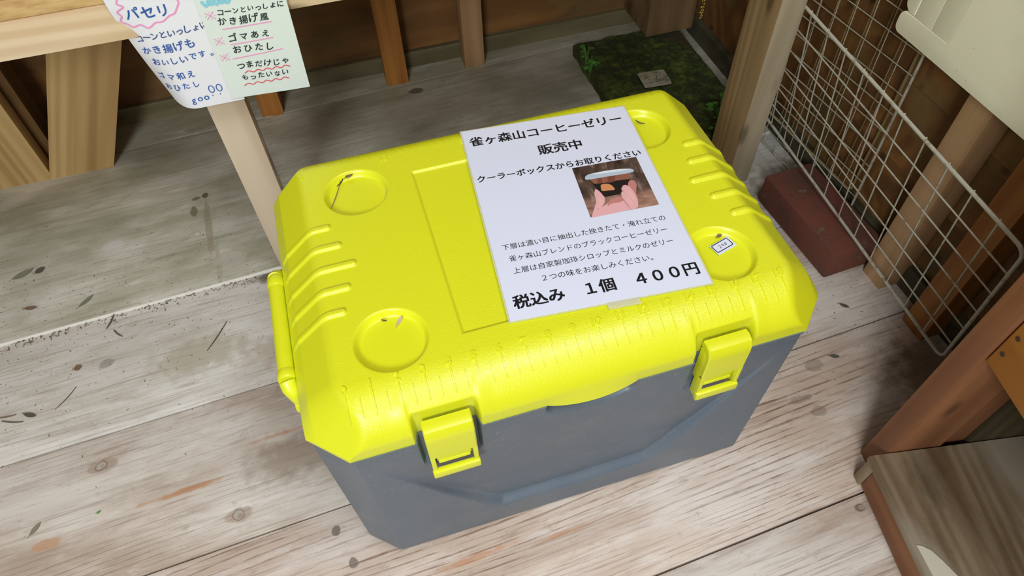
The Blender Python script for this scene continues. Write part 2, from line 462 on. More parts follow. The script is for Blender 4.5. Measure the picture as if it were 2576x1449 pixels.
# ------------------------------------------------------------------ setting
FA = math.radians(2.75)                       # the floor boards run a little askew to the cooler
FC, FS = math.cos(FA), math.sin(FA)
def fl(x, y): return (x * FC + y * FS, -x * FS + y * FC)     # world -> board space
seams = [-0.64, -0.407, -0.1755, 0.0553, 0.2875, 0.5165, 0.95, 1.2]
def S(x, y, rx, ry, col, st):
    a, b = fl(x, y); return (a, b, rx, ry, col, st)
KN = rgb(128, 108, 92); KW = rgb(214, 206, 198); OR = rgb(186, 128, 82); DK = rgb(104, 88, 70)
fm = [
    floor_mat('floor_front', rgb(228, 220, 210), rgb(198, 180, 163), rgb(150, 126, 104), rgb(122, 90, 68), [], 0.8),
    floor_mat('floor_near', rgb(228, 220, 210), rgb(200, 181, 165), rgb(150, 126, 104), rgb(122, 88, 66),
              [S(.599, -.164, .0085, .006, rgb(118, 100, 84), .85), S(.601, -.164, .006, .004, rgb(178, 166, 152), .6), S(.45, -.10, .05, .012, rgb(150, 126, 110), .5), S(.55, -.03, .06, .015, rgb(140, 118, 102), .5)], 0.75),
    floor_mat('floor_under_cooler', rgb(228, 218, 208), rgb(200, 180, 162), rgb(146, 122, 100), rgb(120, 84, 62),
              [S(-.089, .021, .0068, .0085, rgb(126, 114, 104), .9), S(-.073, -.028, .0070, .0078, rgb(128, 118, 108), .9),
               S(.08, -.07, .07, .006, OR, .6), S(.2, -.075, .05, .004, OR, .6), S(.61, .005, .022, .006, rgb(122, 104, 90), .55), S(.625, -.02, .014, .009, rgb(128, 108, 92), .5), S(.66, .05, .018, .012, rgb(132, 116, 96), .5), S(.85, -.02, .13, .09, rgb(116, 94, 68), .75)], 0.9),  # last spot paints the rack's shadow on the floor behind it
    floor_mat('floor_mid', rgb(226, 219, 209), rgb(178, 160, 142), rgb(150, 130, 108), rgb(128, 104, 82),
              [S(-.403, .218, .022, .011, rgb(158, 134, 112), .55), S(-.403, .218, .0095, .0090, KN, .9), S(-.403, .218, .0078, .0072, KW, .6), S(-.401, .217, .004, .0035, rgb(170, 154, 138), .7),
               S(-.215, .083, .020, .012, rgb(158, 134, 114), .55), S(-.215, .083, .0088, .0094, KN, .9), S(-.215, .083, .0072, .0076, KW, .5), S(-.213, .081, .004, .0045, rgb(150, 136, 124), .7),
               S(-.285, .142, .075, .0055, OR, .75), S(-.469, .121, .022, .009, rgb(196, 150, 112), .7),
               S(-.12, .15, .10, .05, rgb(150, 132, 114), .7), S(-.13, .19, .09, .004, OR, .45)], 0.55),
    floor_mat('floor_pale', rgb(230, 228, 221), rgb(200, 194, 182), rgb(170, 160, 142), rgb(140, 124, 102),
              [S(-.26, .37, .10, .05, rgb(176, 168, 146), .7), S(-.12, .34, .1, .04, rgb(180, 160, 138), .6), S(-.13, .50, .05, .016, rgb(78, 68, 48), .8),
               S(.72, .13, .10, .035, rgb(196, 190, 180), .5), S(.86, .40, .16, .10, rgb(112, 104, 80), .7), S(.80, .15, .02, .006, rgb(60, 54, 44), .9), S(.84, .17, .02, .008, rgb(60, 54, 44), .8), S(-.405, .40, .012, .01, rgb(150, 144, 134), .7)], 0.35, specks=0.6),  # wide dull spot beyond the brick is shade painted onto the board
    floor_mat('floor_back', rgb(216, 214, 202), rgb(186, 183, 164), rgb(146, 142, 110), rgb(122, 116, 84),
              [S(-.262, .705, .007, .016, rgb(104, 96, 76), .7), S(-.240, .742, .006, .008, rgb(80, 66, 50), .8), S(-.258, .738, .010, .005, rgb(92, 86, 70), .7), S(-.236, .65, .007, .085, rgb(150, 138, 114), .6),
               S(-.222, .555, .006, .06, rgb(162, 150, 128), .5), S(-.405, .66, .020, .014, rgb(206, 206, 202), .6), S(.22, .93, .02, .01, rgb(60, 50, 34), .7), S(.74, .66, .30, .14, rgb(128, 122, 94), .6), S(-.20, .56, .03, .02, rgb(186, 182, 170), .6)], 0.16, green=0.5),  # widest spot paints the right corner's shade into the board colour
    floor_mat('floor_far', rgb(190, 186, 168), rgb(160, 156, 134), rgb(140, 136, 112), rgb(116, 110, 86), [], 0.15, green=0.35),
    plain('painted_lit_edge', rgb(236, 233, 224), 0.7)]
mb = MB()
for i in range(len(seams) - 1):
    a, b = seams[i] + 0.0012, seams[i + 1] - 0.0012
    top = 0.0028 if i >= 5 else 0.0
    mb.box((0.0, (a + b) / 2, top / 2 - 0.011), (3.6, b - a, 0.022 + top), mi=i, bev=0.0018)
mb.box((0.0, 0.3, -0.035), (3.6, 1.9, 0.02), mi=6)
mb.box((0.0, 0.5186, -0.005), (3.6, 0.0032, 0.0175), mi=7, bev=0.0008)        # pale strip painting a lit edge on the raised board
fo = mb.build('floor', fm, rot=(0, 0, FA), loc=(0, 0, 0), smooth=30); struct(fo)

def lap_wall(name, axis, pos, lo, hi, h=0.125, n=17, inward=1):
    mb = MB(); ex = 0
    for k in range(n):
        z0 = 0.045 + k * h
        # lapped boards: each leans out at its foot
        p = [(0.0, z0 - 0.012), (-0.013, z0 - 0.012), (-0.003, z0 + h), (0.0, z0 + h)]
        vs = []
        for (d, z) in p:
            for t in (lo, hi):
                vs.append((t, pos + d, z) if axis == 'x' else (pos + d, t, z))
        fs = [(0, 1, 3, 2), (2, 3, 5, 4), (4, 5, 7, 6), (6, 7, 1, 0), (0, 2, 4, 6), (1, 7, 5, 3)]
        mb.add(vs, fs, 0)
        c = pos + 0.02
        if k == 0:
            if axis == 'x': mb.box(((lo + hi) / 2, pos + 0.012, 1.1), (hi - lo, 0.02, 2.2))
            else: mb.box((pos + 0.012, (lo + hi) / 2, 1.1), (0.02, hi - lo, 2.2))
    return struct(mb.build(name, M_WALL))
lap_wall('wall_back', 'x', 1.045, -1.5, 0.93)
lap_wall('wall_right', 'y', 0.905, -1.0, 1.05)
mb = MB(); mb.box((-0.3, 1.034, 0.02), (2.4, 0.028, 0.04), bev=0.002); struct(mb.build('trim_1', M_SILL))
mb = MB(); mb.box((0.892, 0.1, 0.022), (0.026, 1.9, 0.05), bev=0.003); struct(mb.build('trim_2', M_DSILL))
mb = MB(); mb.box((-1.48, 0.72, 1.1), (0.03, 0.66, 2.2)); struct(mb.build('wall_left', M_WALL))
mb = MB(); mb.box((-0.3, 0.15, 2.22), (2.6, 1.9, 0.03)); struct(mb.build('ceiling', M_ROOF))

# wall studs ---------------------------------------------------------
def stud(p, w, d, h, mat, label, group, front):
    x, y = p
    root = board('wall_stud', mat, (x, y, 0.0), (x, y, h), w, d, up=front)
    tag(root, label, 'stud', group)
    return root
G1 = 'studs along the back wall'
stud((0.186, 0.987), 0.048, 0.042, 2.15, M_STUD, 'orange pine stud by the back wall, left of the pale stud', G1, (0, -1, 0))
stud((0.366, 0.995), 0.046, 0.042, 2.15, M_STUDP, 'pale pinkish stud by the back wall, nearest the corner timber', G1, (0, -1, 0))
stud((-0.091, 0.969), 0.045, 0.042, 0.486, M_STUD, 'short orange stud foot showing below the pale green note', G1, (0, -1, 0))
G2 = 'studs along the right wall'
stud((0.866, 0.061), 0.043, 0.046, 2.15, M_STUD, 'orange stud on the right wall nearest the wooden rack', G2, (-1, 0, 0))
stud((0.866, 0.169), 0.043, 0.046, 2.15, M_STUDP, 'brown stud on the right wall just beyond the red brick', G2, (-1, 0, 0))

# corner timber
mb = MB(); mb.box((0, 0, 0), (1.9, 0.13, 0.115), bev=0.004)
o = mb.build('corner_timber', M_CORNER, loc=(0.806, 0.966, 0.039 + 0.95), rot=(0, PI / 2, 0), smooth=30)
tag(o, 'thick brown corner timber standing behind the mossy slab', 'post')

# ------------------------------------------------------------------ cooler box
XC = 0.2335
ZT = 0.365
RIM = 0.310
def sstep(a, b, x): t = np.clip((x - a) / (b - a), 0, 1); return t * t * (3 - 2 * t)
def smin(a, b, k): h = np.clip(0.5 + 0.5 * (b - a) / k, 0, 1); return b + (a - b) * h - k * h * (1 - h)
YF, YB = -0.041, 0.347
CUPS = [(0.0535, 0.266), (0.0535, 0.0488), (0.4135, 0.263), (0.4135, 0.0478)]
RIBS = [(0.2185, 0.0164), (0.1885, 0.0246), (0.1578, 0.0361), (0.1273, 0.0255), (0.0968, 0.0160)]
def lid_h(x, y, detail=True):
    x = np.asarray(x, float); y = np.asarray(y, float)
    xm = np.where(x > XC, 2 * XC - x, x)                       # mirrored
    s = np.clip((0.012 - y) / 0.0545, 0, 0.985); hf = -0.050 * (1 - np.sqrt(1 - s * s))
    s = np.clip((y - 0.316) / 0.0325, 0, 0.97); hb = -0.030 * (1 - np.sqrt(1 - s * s))
    h = hf + hb
    hl = (xm + 0.006) * 0.86
    hl = np.where(xm < -0.040, hl - (-(xm + 0.040)) * 0.7, hl)
    dc = ((xm + 0.013) * 0.70 + (y + 0.041) * 0.72)            # distance from front chamfer line
    hc = -0.050 + dc * 1.45
    db = ((xm + 0.022) * 0.60 + (YB - y) * 0.80); hk = -0.044 + db * 1.9
    h = smin(h, smin(hl, hc, 0.022), 0.006); h = smin(h, hk, 0.006)
    if detail:
        for cx, cy in CUPS:
            d = np.hypot(x - cx, y - cy)
            h = h - 0.0085 * np.clip(sstep(0.0381, 0.0322, d) * 1.0, 0, 1)
        px = np.minimum(x - 0.122, (2 * XC - 0.122) - x); py = np.minimum(y - 0.033, 0.279 - y)
        h = h - 0.0026 * sstep(0.0, 0.003, np.minimum(px, py))
        for ry, rx in RIBS:
            dx = np.maximum(xm - (rx - 0.0035), 0) + np.maximum(-0.0445 - xm, 0)
            d = np.hypot(dx, y - ry)
            h = h + 0.0030 * sstep(0.0052, 0.0022, d)
        # swelling of the front face around each latch pocket
        for lx in (0.0855, 2 * XC - 0.0855):
            d = np.abs(x - lx); h = h + 0.0016 * sstep(0.052, 0.036, d) * sstep(0.038, 0.0335, -d + 0.07) * sstep(-0.008, -0.026, y)
    return h
root = empty('cooler_box', (XC, 0.15, 0.0), 'large yellow lidded grey cooler box standing on the floorboards', 'cooler box')

NX, NY = 500, 380
tv = np.linspace(0, 1, NY)
ys = YF + (YB - YF) * (0.5 - 0.5 * np.cos(np.pi * tv)) * 0.25 + (YB - YF) * tv * 0.75
def xl_of(y):
    xl = np.full_like(y, -0.051)
    xl = np.where(y < -0.004, -0.051 + (-0.004 - y) / 0.037 * 0.038, xl)
    xl = np.where(y > 0.322, -0.051 + (y - 0.322) / 0.025 * 0.030, xl)
    return xl
tu = np.linspace(0, 1, NX)
tu = 0.75 * tu + 0.25 * (0.5 - 0.5 * np.cos(np.pi * tu))
XL = xl_of(ys)
Xg = XL[:, None] + (2 * (XC - XL))[:, None] * tu[None, :]
Yg = np.repeat(ys[:, None], NX, 1)
Zg = ZT + lid_h(Xg, Yg)
def pocket(x, y):
    yy = np.array(y, float)
    for lx in (0.0855, 2 * XC - 0.0855):
        w = sstep(0.0345, 0.0295, np.abs(x - lx))
        yy = np.where(yy < -0.0285, yy * (1 - w) + (-0.0285) * w, yy)
    return yy
def rim_z(x, front):
    a = np.clip((x - 0.188) / 0.098, 0, 1)
    lip = np.where(front, 0.0075 * np.sin(np.pi * a) ** 0.8, 0.0)
    return RIM - lip
Yp = pocket(Xg, Yg)
verts = np.stack([Xg, Yp, Zg], 2).reshape(-1, 3).tolist()
faces = []; fmi = []
cup_in = np.zeros((NY, NX), bool)
for cx, cy in CUPS: cup_in |= np.hypot(Xg - cx, Yg - cy) < 0.038
xm = np.where(Xg > XC, 2 * XC - Xg, Xg)
dcg = ((xm + 0.013) * 0.70 + (Yg + 0.041) * 0.72)
smoothm = cup_in | (xm < -0.007) | ((-0.050 + dcg * 1.45) < (lid_h(Xg, Yg, False) + 0.001))
for j in range(NY - 1):
    for i in range(NX - 1):
        faces.append((j * NX + i, j * NX + i + 1, (j + 1) * NX + i + 1, (j + 1) * NX + i)); fmi.append(1 if smoothm[j, i] else 0)
# skirt round the rim
loop = [(0, i) for i in range(NX)] + [(j, NX - 1) for j in range(1, NY)] + [(NY - 1, i) for i in range(NX - 2, -1, -1)] + [(j, 0) for j in range(NY - 2, 0, -1)]
K = 6; base0 = len(verts); n = len(loop)
for k in range(1, K + 1):
    for (j, i) in loop:
        x, y, z = Xg[j, i], Yg[j, i], Zg[j, i]
        zr = float(rim_z(np.array(x), j == 0)); t = k / K
        yy = float(pocket(np.array(x), np.array(y)))
        lipf = (RIM - zr) * 0.55 * t if j == 0 else 0.0
        verts.append((x, yy - lipf, z + (zr - z) * t))
for k in range(K):
    for q in range(n):
        q2 = (q + 1) % n
        a = loop[q][0] * NX + loop[q][1] if k == 0 else base0 + (k - 1) * n + q
        b = loop[q2][0] * NX + loop[q2][1] if k == 0 else base0 + (k - 1) * n + q2
        faces.append((b, a, base0 + k * n + q, base0 + k * n + q2))
        jj, ii = loop[q]
        fmi.append(0 if jj == 0 else 1)
faces.append(tuple(base0 + (K - 1) * n + q for q in range(n))); fmi.append(1)
lidb = MB(); lidb.v = [tuple(v) for v in verts]; lidb.f = faces; lidb.mi = fmi

# raised ruler ticks and figures, laid on the lid's curve
def strip(x, y0, y1, w=0.0017, up=0.0012, seg=8):
    for k in range(seg):
        a = y0 + (y1 - y0) * k / seg; b = y0 + (y1 - y0) * (k + 1) / seg
        vs = []
        for (xx, yy) in ((x - w / 2, a), (x + w / 2, a), (x + w / 2, b), (x - w / 2, b)):
            z = ZT + float(lid_h(xx, yy, False)); vs.append((xx, yy, z - 0.0004))
        for (xx, yy) in ((x - w * .36, a), (x + w * .36, a), (x + w * .36, b), (x - w * .36, b)):
            z = ZT + float(lid_h(xx, yy, False)); vs.append((xx, yy, z + up))
        lidb.add(vs, [(4, 5, 6, 7), (0, 1, 5, 4), (1, 2, 6, 5), (2, 3, 7, 6), (3, 0, 4, 7)], 1)
def lid_text(s, cx, cy, h, flip=False):
    vs, fs = text_mesh(s, 0.022, 0.5, 2)
    x0, x1 = vs[:, 0].min(), vs[:, 0].max(); k = h / 0.72
    out = []
    for p in vs:
        dx = (p[0] - (x0 + x1) / 2) * k; dy = (p[1] - 0.36) * k
        X, Y = cx + dx, cy + dy
        out.append((X, Y, ZT + float(lid_h(X, Y, False)) + (0.0014 if p[2] > 0 else -0.0004)))
    lidb.add(out, fs, 1)
for k in range(37):
    x = k * 0.0127
    if k % 2 == 0:
        strip(x, -0.0005, -0.0225)
        lid_text(str(k // 2), x - 0.0005, 0.0056, 0.0092)
    else: strip(x, -0.006, -0.0225, 0.0010)
for k in range(47):
    x = -0.007 + k * 0.0102 * 1.0
    strip(x, 0.331, 0.322 if k % 5 else 0.319, 0.0009, 0.0006, 4)
    if k % 10 == 0: lid_text(str(k), x, 0.3125, 0.0075)
lid = lidb.build('lid', [M_YT, M_YS], root, smooth='all', recalc=False)
lid.data.set_sharp_from_angle(angle=math.radians(50))
lid['label'] = 'pebbled yellow plastic lid with four round cup recesses'

# grey body
def body_y(x, z):
    """how far the front face is sunk at (x, z)"""
    xm = np.where(x > XC, 2 * XC - x, x)
    def sd(p, q):
        d = (q[0] - p[0], q[1] - p[1]); L = math.hypot(*d); return (-(x_ - p[0]) * d[1] + (z - p[1]) * d[0]) / L
    x_ = xm
    d1 = sd((0.006, 0.264), (0.104, 0.086)); d2 = sd((0.104, 0.086), (0.130, 0.058)); d3 = sd((0.130, 0.058), (XC, 0.054))
    d = np.minimum(np.minimum(d1, d2), d3)
    wl_ = 0.005 + 0.008 * sstep(0.16, 0.08, z)
    r = 0.0105 * sstep(0.0, 1.0, d / wl_) * np.clip((0.275 - z) / 0.15, 0, 1)
    for lx in (0.0855, 2 * XC - 0.0855):
        r = np.maximum(r, 0.0095 * sstep(0.0330, 0.0290, np.abs(x - lx)) * sstep(0.240, 0.262, z))
    a = np.clip((x - 0.186) / 0.100, 0, 1); bot = 0.296 - 0.013 * np.sin(np.pi * a) ** 0.5
    r = r + np.where((x > 0.186) & (x < 0.286), 0.012 * sstep(-0.004, 0.005, z - bot) * np.clip(np.sin(np.pi * a) * 4, 0, 1), 0)
    return r
NF = 340; NZ = 170
zs = np.concatenate([[0.003, 0.0035, 0.005, 0.0075, 0.011], np.linspace(0.016, RIM + 0.0002, NZ)])
xf = np.linspace(-0.010, 2 * XC + 0.010, NF)
others = [(2 * XC + 0.0125, -0.0375), (2 * XC + 0.0475, -0.0045), (2 * XC + 0.049, 0.0), (2 * XC + 0.049, 0.318), (2 * XC + 0.047, 0.324), (2 * XC + 0.022, 0.344), (2 * XC + 0.018, 0.345),
          (-0.018, 0.345), (-0.022, 0.344), (-0.047, 0.324), (-0.049, 0.318), (-0.049, 0.0), (-0.0475, -0.0045), (-0.0125, -0.0375)]
vs = []
for z in zs:
    inset = {0.003: 0.006, 0.0035: 0.0038, 0.005: 0.0018, 0.0075: 0.0006}.get(round(float(z), 4), 0.0)
    t = (RIM - z) / RIM
    yfz = -0.0400 + 0.006 * t + inset
    sunk = body_y(xf, np.full(NF, z))
    led = 0.0024 * sstep(RIM - 0.0032, RIM - 0.0016, z)        # slim ledge under the lid
    yy = yfz + sunk - led * (sunk < 0.003)
    k = 1 - 0.012 * t - inset / 0.28
    for x, y in zip(xf, yy): vs.append((XC + (x - XC) * k, y, z))
    for x, y in others:
        yc = 0.15; ky = 1 - 0.014 * t - inset / 0.19
        Y = yc + (y - yc) * ky
        if y < -0.03: Y = yfz + 0.0016
        vs.append((XC + (x - XC) * k, Y, z))
R = NF + len(others); fs = []
for a in range(len(zs) - 1):
    for i in range(R):
        j = (i + 1) % R
        fs.append((a * R + i, a * R + j, (a + 1) * R + j, (a + 1) * R + i))
fs.append(tuple(range(R))[::-1]); fs.append(tuple(range((len(zs) - 1) * R, len(zs) * R)))
bb = MB(); bb.add(vs, fs)
body = bb.build('body', M_GREY, root, smooth='all', recalc=False)
body.data.set_sharp_from_angle(angle=math.radians(42))
body['label'] = 'scuffed dark grey plastic body'

# latches
def make_latch(cx):
    mb = MB(); w = 0.0245
    # hinge plate: curved over at the top, extruded across
    prof = [(-0.034, 0.3385), (-0.0405, 0.3395), (-0.047, 0.337), (-0.0505, 0.331), (-0.0515, 0.322), (-0.051, 0.287), (-0.0475, 0.2865), (-0.0475, 0.320), (-0.045, 0.329), (-0.034, 0.331)]
    vs = []; fs = []; n = len(prof); secs = [(-w, 0.0012), (-w + 0.0012, 0), (w - 0.0012, 0), (w, 0.0012)]
    for sx, ins in secs:
        for y, z in prof: vs.append((cx + sx, y + (ins if y < -0.04 else 0), z - (ins if z > 0.33 else 0)))
    for a in range(3):
        for i in range(n):
            j = (i + 1) % n; fs.append((a * n + i, a * n + j, (a + 1) * n + j, (a + 1) * n + i))
    fs.append(tuple(range(n))); fs.append(tuple(range(3 * n, 4 * n))[::-1])
    mb.add(vs, fs)
    for s in (-1, 1):
        mb.box((cx + s * (w - 0.0024), -0.0445, 0.268), (0.0048, 0.013, 0.044), bev=0.001)   # side arms
        mb.box((cx + s * (w - 0.0014), -0.040, 0.300), (0.0024, 0.013, 0.052), bev=0.0008)  # cheeks
    mb.box((cx, -0.0505, 0.2515), (2 * w + 0.002, 0.007, 0.013), bev=0.0022)   # pull lip
    lt = mb.build('latch', M_YS, root, smooth=35)
    mb = MB(); mb.box((cx, -0.0440, 0.2660), (2 * w - 0.0150, 0.006, 0.0055), bev=0.0018)
    mb.box((cx, -0.0425, 0.2745), (2 * w - 0.0125, 0.006, 0.0140), bev=0.0010)
    c = mb.build('latch_clip', M_YS, None, smooth=35)
    c.parent = lt; c.location = (0, 0, 0)
make_latch(0.0855); make_latch(2 * XC - 0.0855)

# carrying handles
def make_handle(sgn):
    mb = MB()
    X = lambda x: x if sgn < 0 else 2 * XC - x
    x0 = -0.0605; z0 = 0.315
    mb.tube([(X(x0), 0.072, z0), (X(x0), 0.198, z0)], 0.0088, 16)
    for y0, y1, r in ((0.066, 0.078, 0.0096), (0.192, 0.207, 0.0096)):
        mb.tube([(X(x0), y0, z0), (X(x0), y0 + 0.0015, z0), (X(x0), y1 - 0.0015, z0), (X(x0), y1, z0)], [r * .9, r, r, r * .9], 16)
    for y in (0.060, 0.213):   # elbow ends running back to the body
        mb.tube([(X(x0), y + (0.006 if y < .1 else -0.006), z0), (X(x0 + 0.001), y, z0 - 0.004), (X(x0 + 0.006), y - (0.006 if y < .1 else -0.006), z0 - 0.016), (X(-0.0475), y - (0.010 if y < .1 else -0.010), z0 - 0.032)], [0.0088, 0.009, 0.0085, 0.007], 14)
    h = mb.build('handle', M_YS, root, smooth=40)
    for y in (0.052, 0.221):
        mb = MB(); mb.tube([(X(-0.046), y, z0 - 0.026), (X(-0.058), y, z0 - 0.026), (X(-0.060), y, z0 - 0.026)], [0.010, 0.010, 0.0085], 16)
        p = mb.build('handle_pivot', M_YS, None, smooth=40); p.parent = h; p.location = (0, 0, 0)
make_handle(-1)

# ------------------------------------------------------------------ printed sheet on the lid
PX, PY, PT = 0.2903, 0.1695, -0.0864
pz = ZT + 0.0021
sheet = None
mb = MB()
def pf(x, y): return (x / 1000, y / 1000, 0.00075)
mb.box((0, 0, 0.0003), (0.2125, 0.2965, 0.0006))
put_text(mb, '雀ヶ森山コーヒーゼリー', (-99.4, 126), (95.5, 126), pf, 1, 0.022)
put_text(mb, '販売中', (-20, 91.8), (34, 91.4), pf, 1, 0.022)
put_text(mb, 'クーラーボックスからお取りください', (-102, 58.5), (99, 59.2), pf, 1, 0.018)
put_text(mb, '下層は濃い目に抽出した挽きたて・淹れ立ての', (-95, -52.0), (91, -50.0), pf, 1, 0.0)
put_text(mb, '雀ヶ森山ブレンドのブラックコーヒーゼリー', (-91, -69.0), (87, -67.0), pf, 1, 0.0)
put_text(mb, '上層は自家製珈琲シロップとミルクのゼリー', (-90, -86.3), (87.5, -84.2), pf, 1, 0.0)
put_text(mb, '２つの味をお楽しみください。', (-62.5, -102.6), (58.5, -101.6), pf, 1, 0.0)
put_text(mb, '税込み　１個　４００円', (-98.6, -127), (99.4, -125.8), pf, 1, 0.026)
root_s = empty('notice_sheet', (PX, PY, pz), 'white laminated coffee jelly notice lying on the yellow lid', 'notice')
root_s.rotation_euler = (0, 0, PT)
def child(mbx, name, mats, par, smooth=False, recalc=True):
    o = mbx.build(name, mats, None, smooth=smooth, recalc=recalc); o.parent = par; o.location = (0, 0, 0); return o
child(mb, 'printed_page', [M_PAPER, M_INK], root_s)
mb = MB(); mb.box((0, 0, -0.0001), (0.2165, 0.3005, 0.0003)); child(mb, 'laminate_border', M_TAPE, root_s)
# the printed photograph of a jelly cup held in a hand
def photo_bg():
    n = NT('printed_forest'); 
    v = n.coords((70, 26, 1), False)
    f = n.noise(v, 1.0, 4, 0.6, 0.3)
    t = n.add('ShaderNodeTexCoord'); s = n.add('ShaderNodeSeparateXYZ'); n.ln(t.outputs['Object'], s.inputs[0])
    low = n.mask(s.outputs['Y'], 0.004, -0.014)
    c1 = n.ramp(f, [(0.35, rgb(44, 34, 30)), (0.55, rgb(92, 74, 64)), (0.72, rgb(158, 140, 132))])
    c2 = n.ramp(n.noise(n.coords((30, 90, 1), False), 1.0, 4), [(0.35, rgb(112, 78, 64)), (0.7, rgb(186, 146, 128))])
    n.base(n.mix(low, c1, c2)); n.rough(0.32); return n.m
M_SKIN = plain('printed_skin', rgb(232, 178, 182), 0.32); M_SKIN2 = plain('printed_skin_shade', rgb(196, 132, 126), 0.32)
M_SKIN3 = plain('printed_skin_light', rgb(236, 186, 178), 0.32)
M_CUPD = plain('printed_black_jelly', rgb(34, 30, 28), 0.32); M_CUPB = plain('printed_milk_jelly', rgb(150, 96, 78), 0.32)
M_CUPL = plain('printed_clear_lid', rgb(184, 202, 216), 0.32); M_CUPO = plain('printed_orange_label', rgb(214, 146, 98), 0.32)
M_CUPB2 = plain('printed_milk_jelly_dark', rgb(124, 74, 60), 0.32)
M_LIDD = plain('printed_lid_edge', rgb(226, 236, 242), 0.32)
mb = MB(); H0 = [0.00085]
def poly(pts, mi):
    H0[0] += 0.00002
    mb.add([(x / 1000, y / 1000, H0[0]) for x, y in pts], [tuple(range(len(pts)))], mi)
poly([(10.5, -30.8), (91.3, -29.8), (91.3, 52.2), (11.3, 51.2)], 0)
sm = lambda p: curve(p + [p[0]], 6)[:-1]
PH = dict(
    thumb=[(28.6, 11.2), (31.7, 6.3), (33.7, -0.3), (34.6, -5.9), (31.5, -14.1), (26.0, -19.4), (21.7, -21.0), (16.7, -25.1), (11.6, -31.2), (18.8, -17.7), (23.6, -8.1), (25.1, 3.8)],
    palm=[(11.5, -31.7), (17.0, -23.9), (23.9, -20.2), (33.0, -15.8), (40.5, -13.6), (50.8, -12.0), (54.5, -15.6), (57.6, -27.0), (65.7, -29.0), (52.8, -30.1), (33.1, -31.1)],
    black=[(27.8, 19.8), (72.7, 20.2), (67.4, 10.2), (56.9, -3.9), (34.6, -4.0), (30.8, 6.5)],
    brown=[(26.3, 28.6), (76.5, 29.4), (71.8, 17.6), (48.5, 19.0), (40.3, 18.2), (29.6, 19.3)],
    sq=[(48.2, 27.6), (57.3, 27.7), (54.1, 17.6), (44.9, 17.0)],
    sq2=[(35.2, 27.9), (41.0, 27.4), (39.3, 18.4), (33.4, 18.4)],
    label=[(36.2, 15.8), (40.8, 16.6), (45.4, 15.2), (48.7, 11.6), (49.7, 4.7), (42.3, 5.1), (35.2, 6.0), (35.1, 11.0)],
    lid=[(22.0, 32.6), (27.5, 36.1), (46.1, 37.4), (66.1, 36.3), (79.3, 33.1), (80.2, 28.5), (71.3, 27.2), (51.1, 27.5), (31.0, 27.5), (22.2, 28.2)],
    lidtop=[(27.9, 36.0), (46.1, 37.4), (66.1, 36.3), (79.2, 32.8), (64.9, 32.8), (44.9, 33.6)],
    f1=[(68.6, 12.7), (73.4, 15.2), (76.8, 12.1), (76.2, 5.2), (71.9, -6.2), (70.8, -16.8), (67.1, -15.9), (67.3, -2.3), (65.6, 3.6)],
    f2=[(58.2, 4.0), (62.2, 8.4), (65.9, 7.5), (68.9, 1.4), (70.3, -11.3), (69.1, -21.8), (65.7, -29.0), (62.9, -23.0), (61.5, -9.2), (58.0, -1.5)],
    f3=[(55.6, -2.8), (59.5, 0.1), (62.2, -3.9), (64.0, -16.5), (64.8, -28.8), (58.6, -29.9), (56.5, -21.4), (54.3, -10.1)],
    gap=[(39.8, -9.4), (52.4, -6.9), (54.0, -12.8), (49.9, -15.8), (39.7, -16.1), (34.0, -18.7)],
)
for key, mi in (('palm', 1), ('gap', 2), ('f1', 2), ('black', 3), ('brown', 4), ('sq', 5), ('sq2', 5), ('label', 6), ('lid', 7), ('lidtop', 8), ('thumb', 1), ('f2', 1), ('f3', 1)):
    q = PH[key]
    if key in ('f2', 'f3'): poly(sm([(x - 0.7, y + 0.9) for x, y in q]), 2)
    poly(sm(list(q)) if key in ('palm', 'thumb', 'f1', 'f2', 'f3', 'label', 'lid', 'gap') else q, mi)
for k in ('f2', 'f3', 'thumb'):                                       # soft shaded lower edge of each finger
    q = PH[k]; c = np.mean(q, axis=0)
    poly(sm([tuple(np.array(p) * 0.45 + c * 0.55 + np.array([1.2, -1.6])) for p in q]), 9)
child(mb, 'printed_photo', [photo_bg(), M_SKIN, M_SKIN2, M_CUPD, M_CUPB, M_CUPB2, M_CUPO, M_CUPL, M_LIDD, M_SKIN3], root_s, recalc=False)
mb = MB(); mb.box((0.0105, -0.149, 0.0004), (0.034, 0.016, 0.0003)); child(mb, 'clear_tape', M_TAPE, root_s)

# price sticker in the right-hand front cup recess
mb = MB()
mb.box((0, 0, 0.0001), (0.0262, 0.0152, 0.00025), bev=0.0)
sf = lambda x, y: (x / 1000, y / 1000, 0.0004)
rr = []
for cx, cy, a0 in ((9.0, 4.7, 0), (-10.2, 4.7, 90), (-10.2, -2.8, 180), (9.0, -2.8, 270)):
    for k in range(5):
        a = math.radians(a0 + k * 22.5); rr.append((cx + 1.6 * math.cos(a), cy + 1.6 * math.sin(a)))
rr.append(rr[0]); stroke(mb, rr, 1.0, sf, 1)
hand_text(mb, '200', (-6, 0.9), (6, 0.9), 6.2, sf, 1, 0.0, 3)
o = mb.build('price_sticker', [M_PAPER, M_INK], loc=(0.4235, 0.0605, ZT - 0.0064), rot=(0, 0, math.radians(16)))
tag(o, 'small white price sticker reading 200 in a cup recess of the lid', 'sticker')

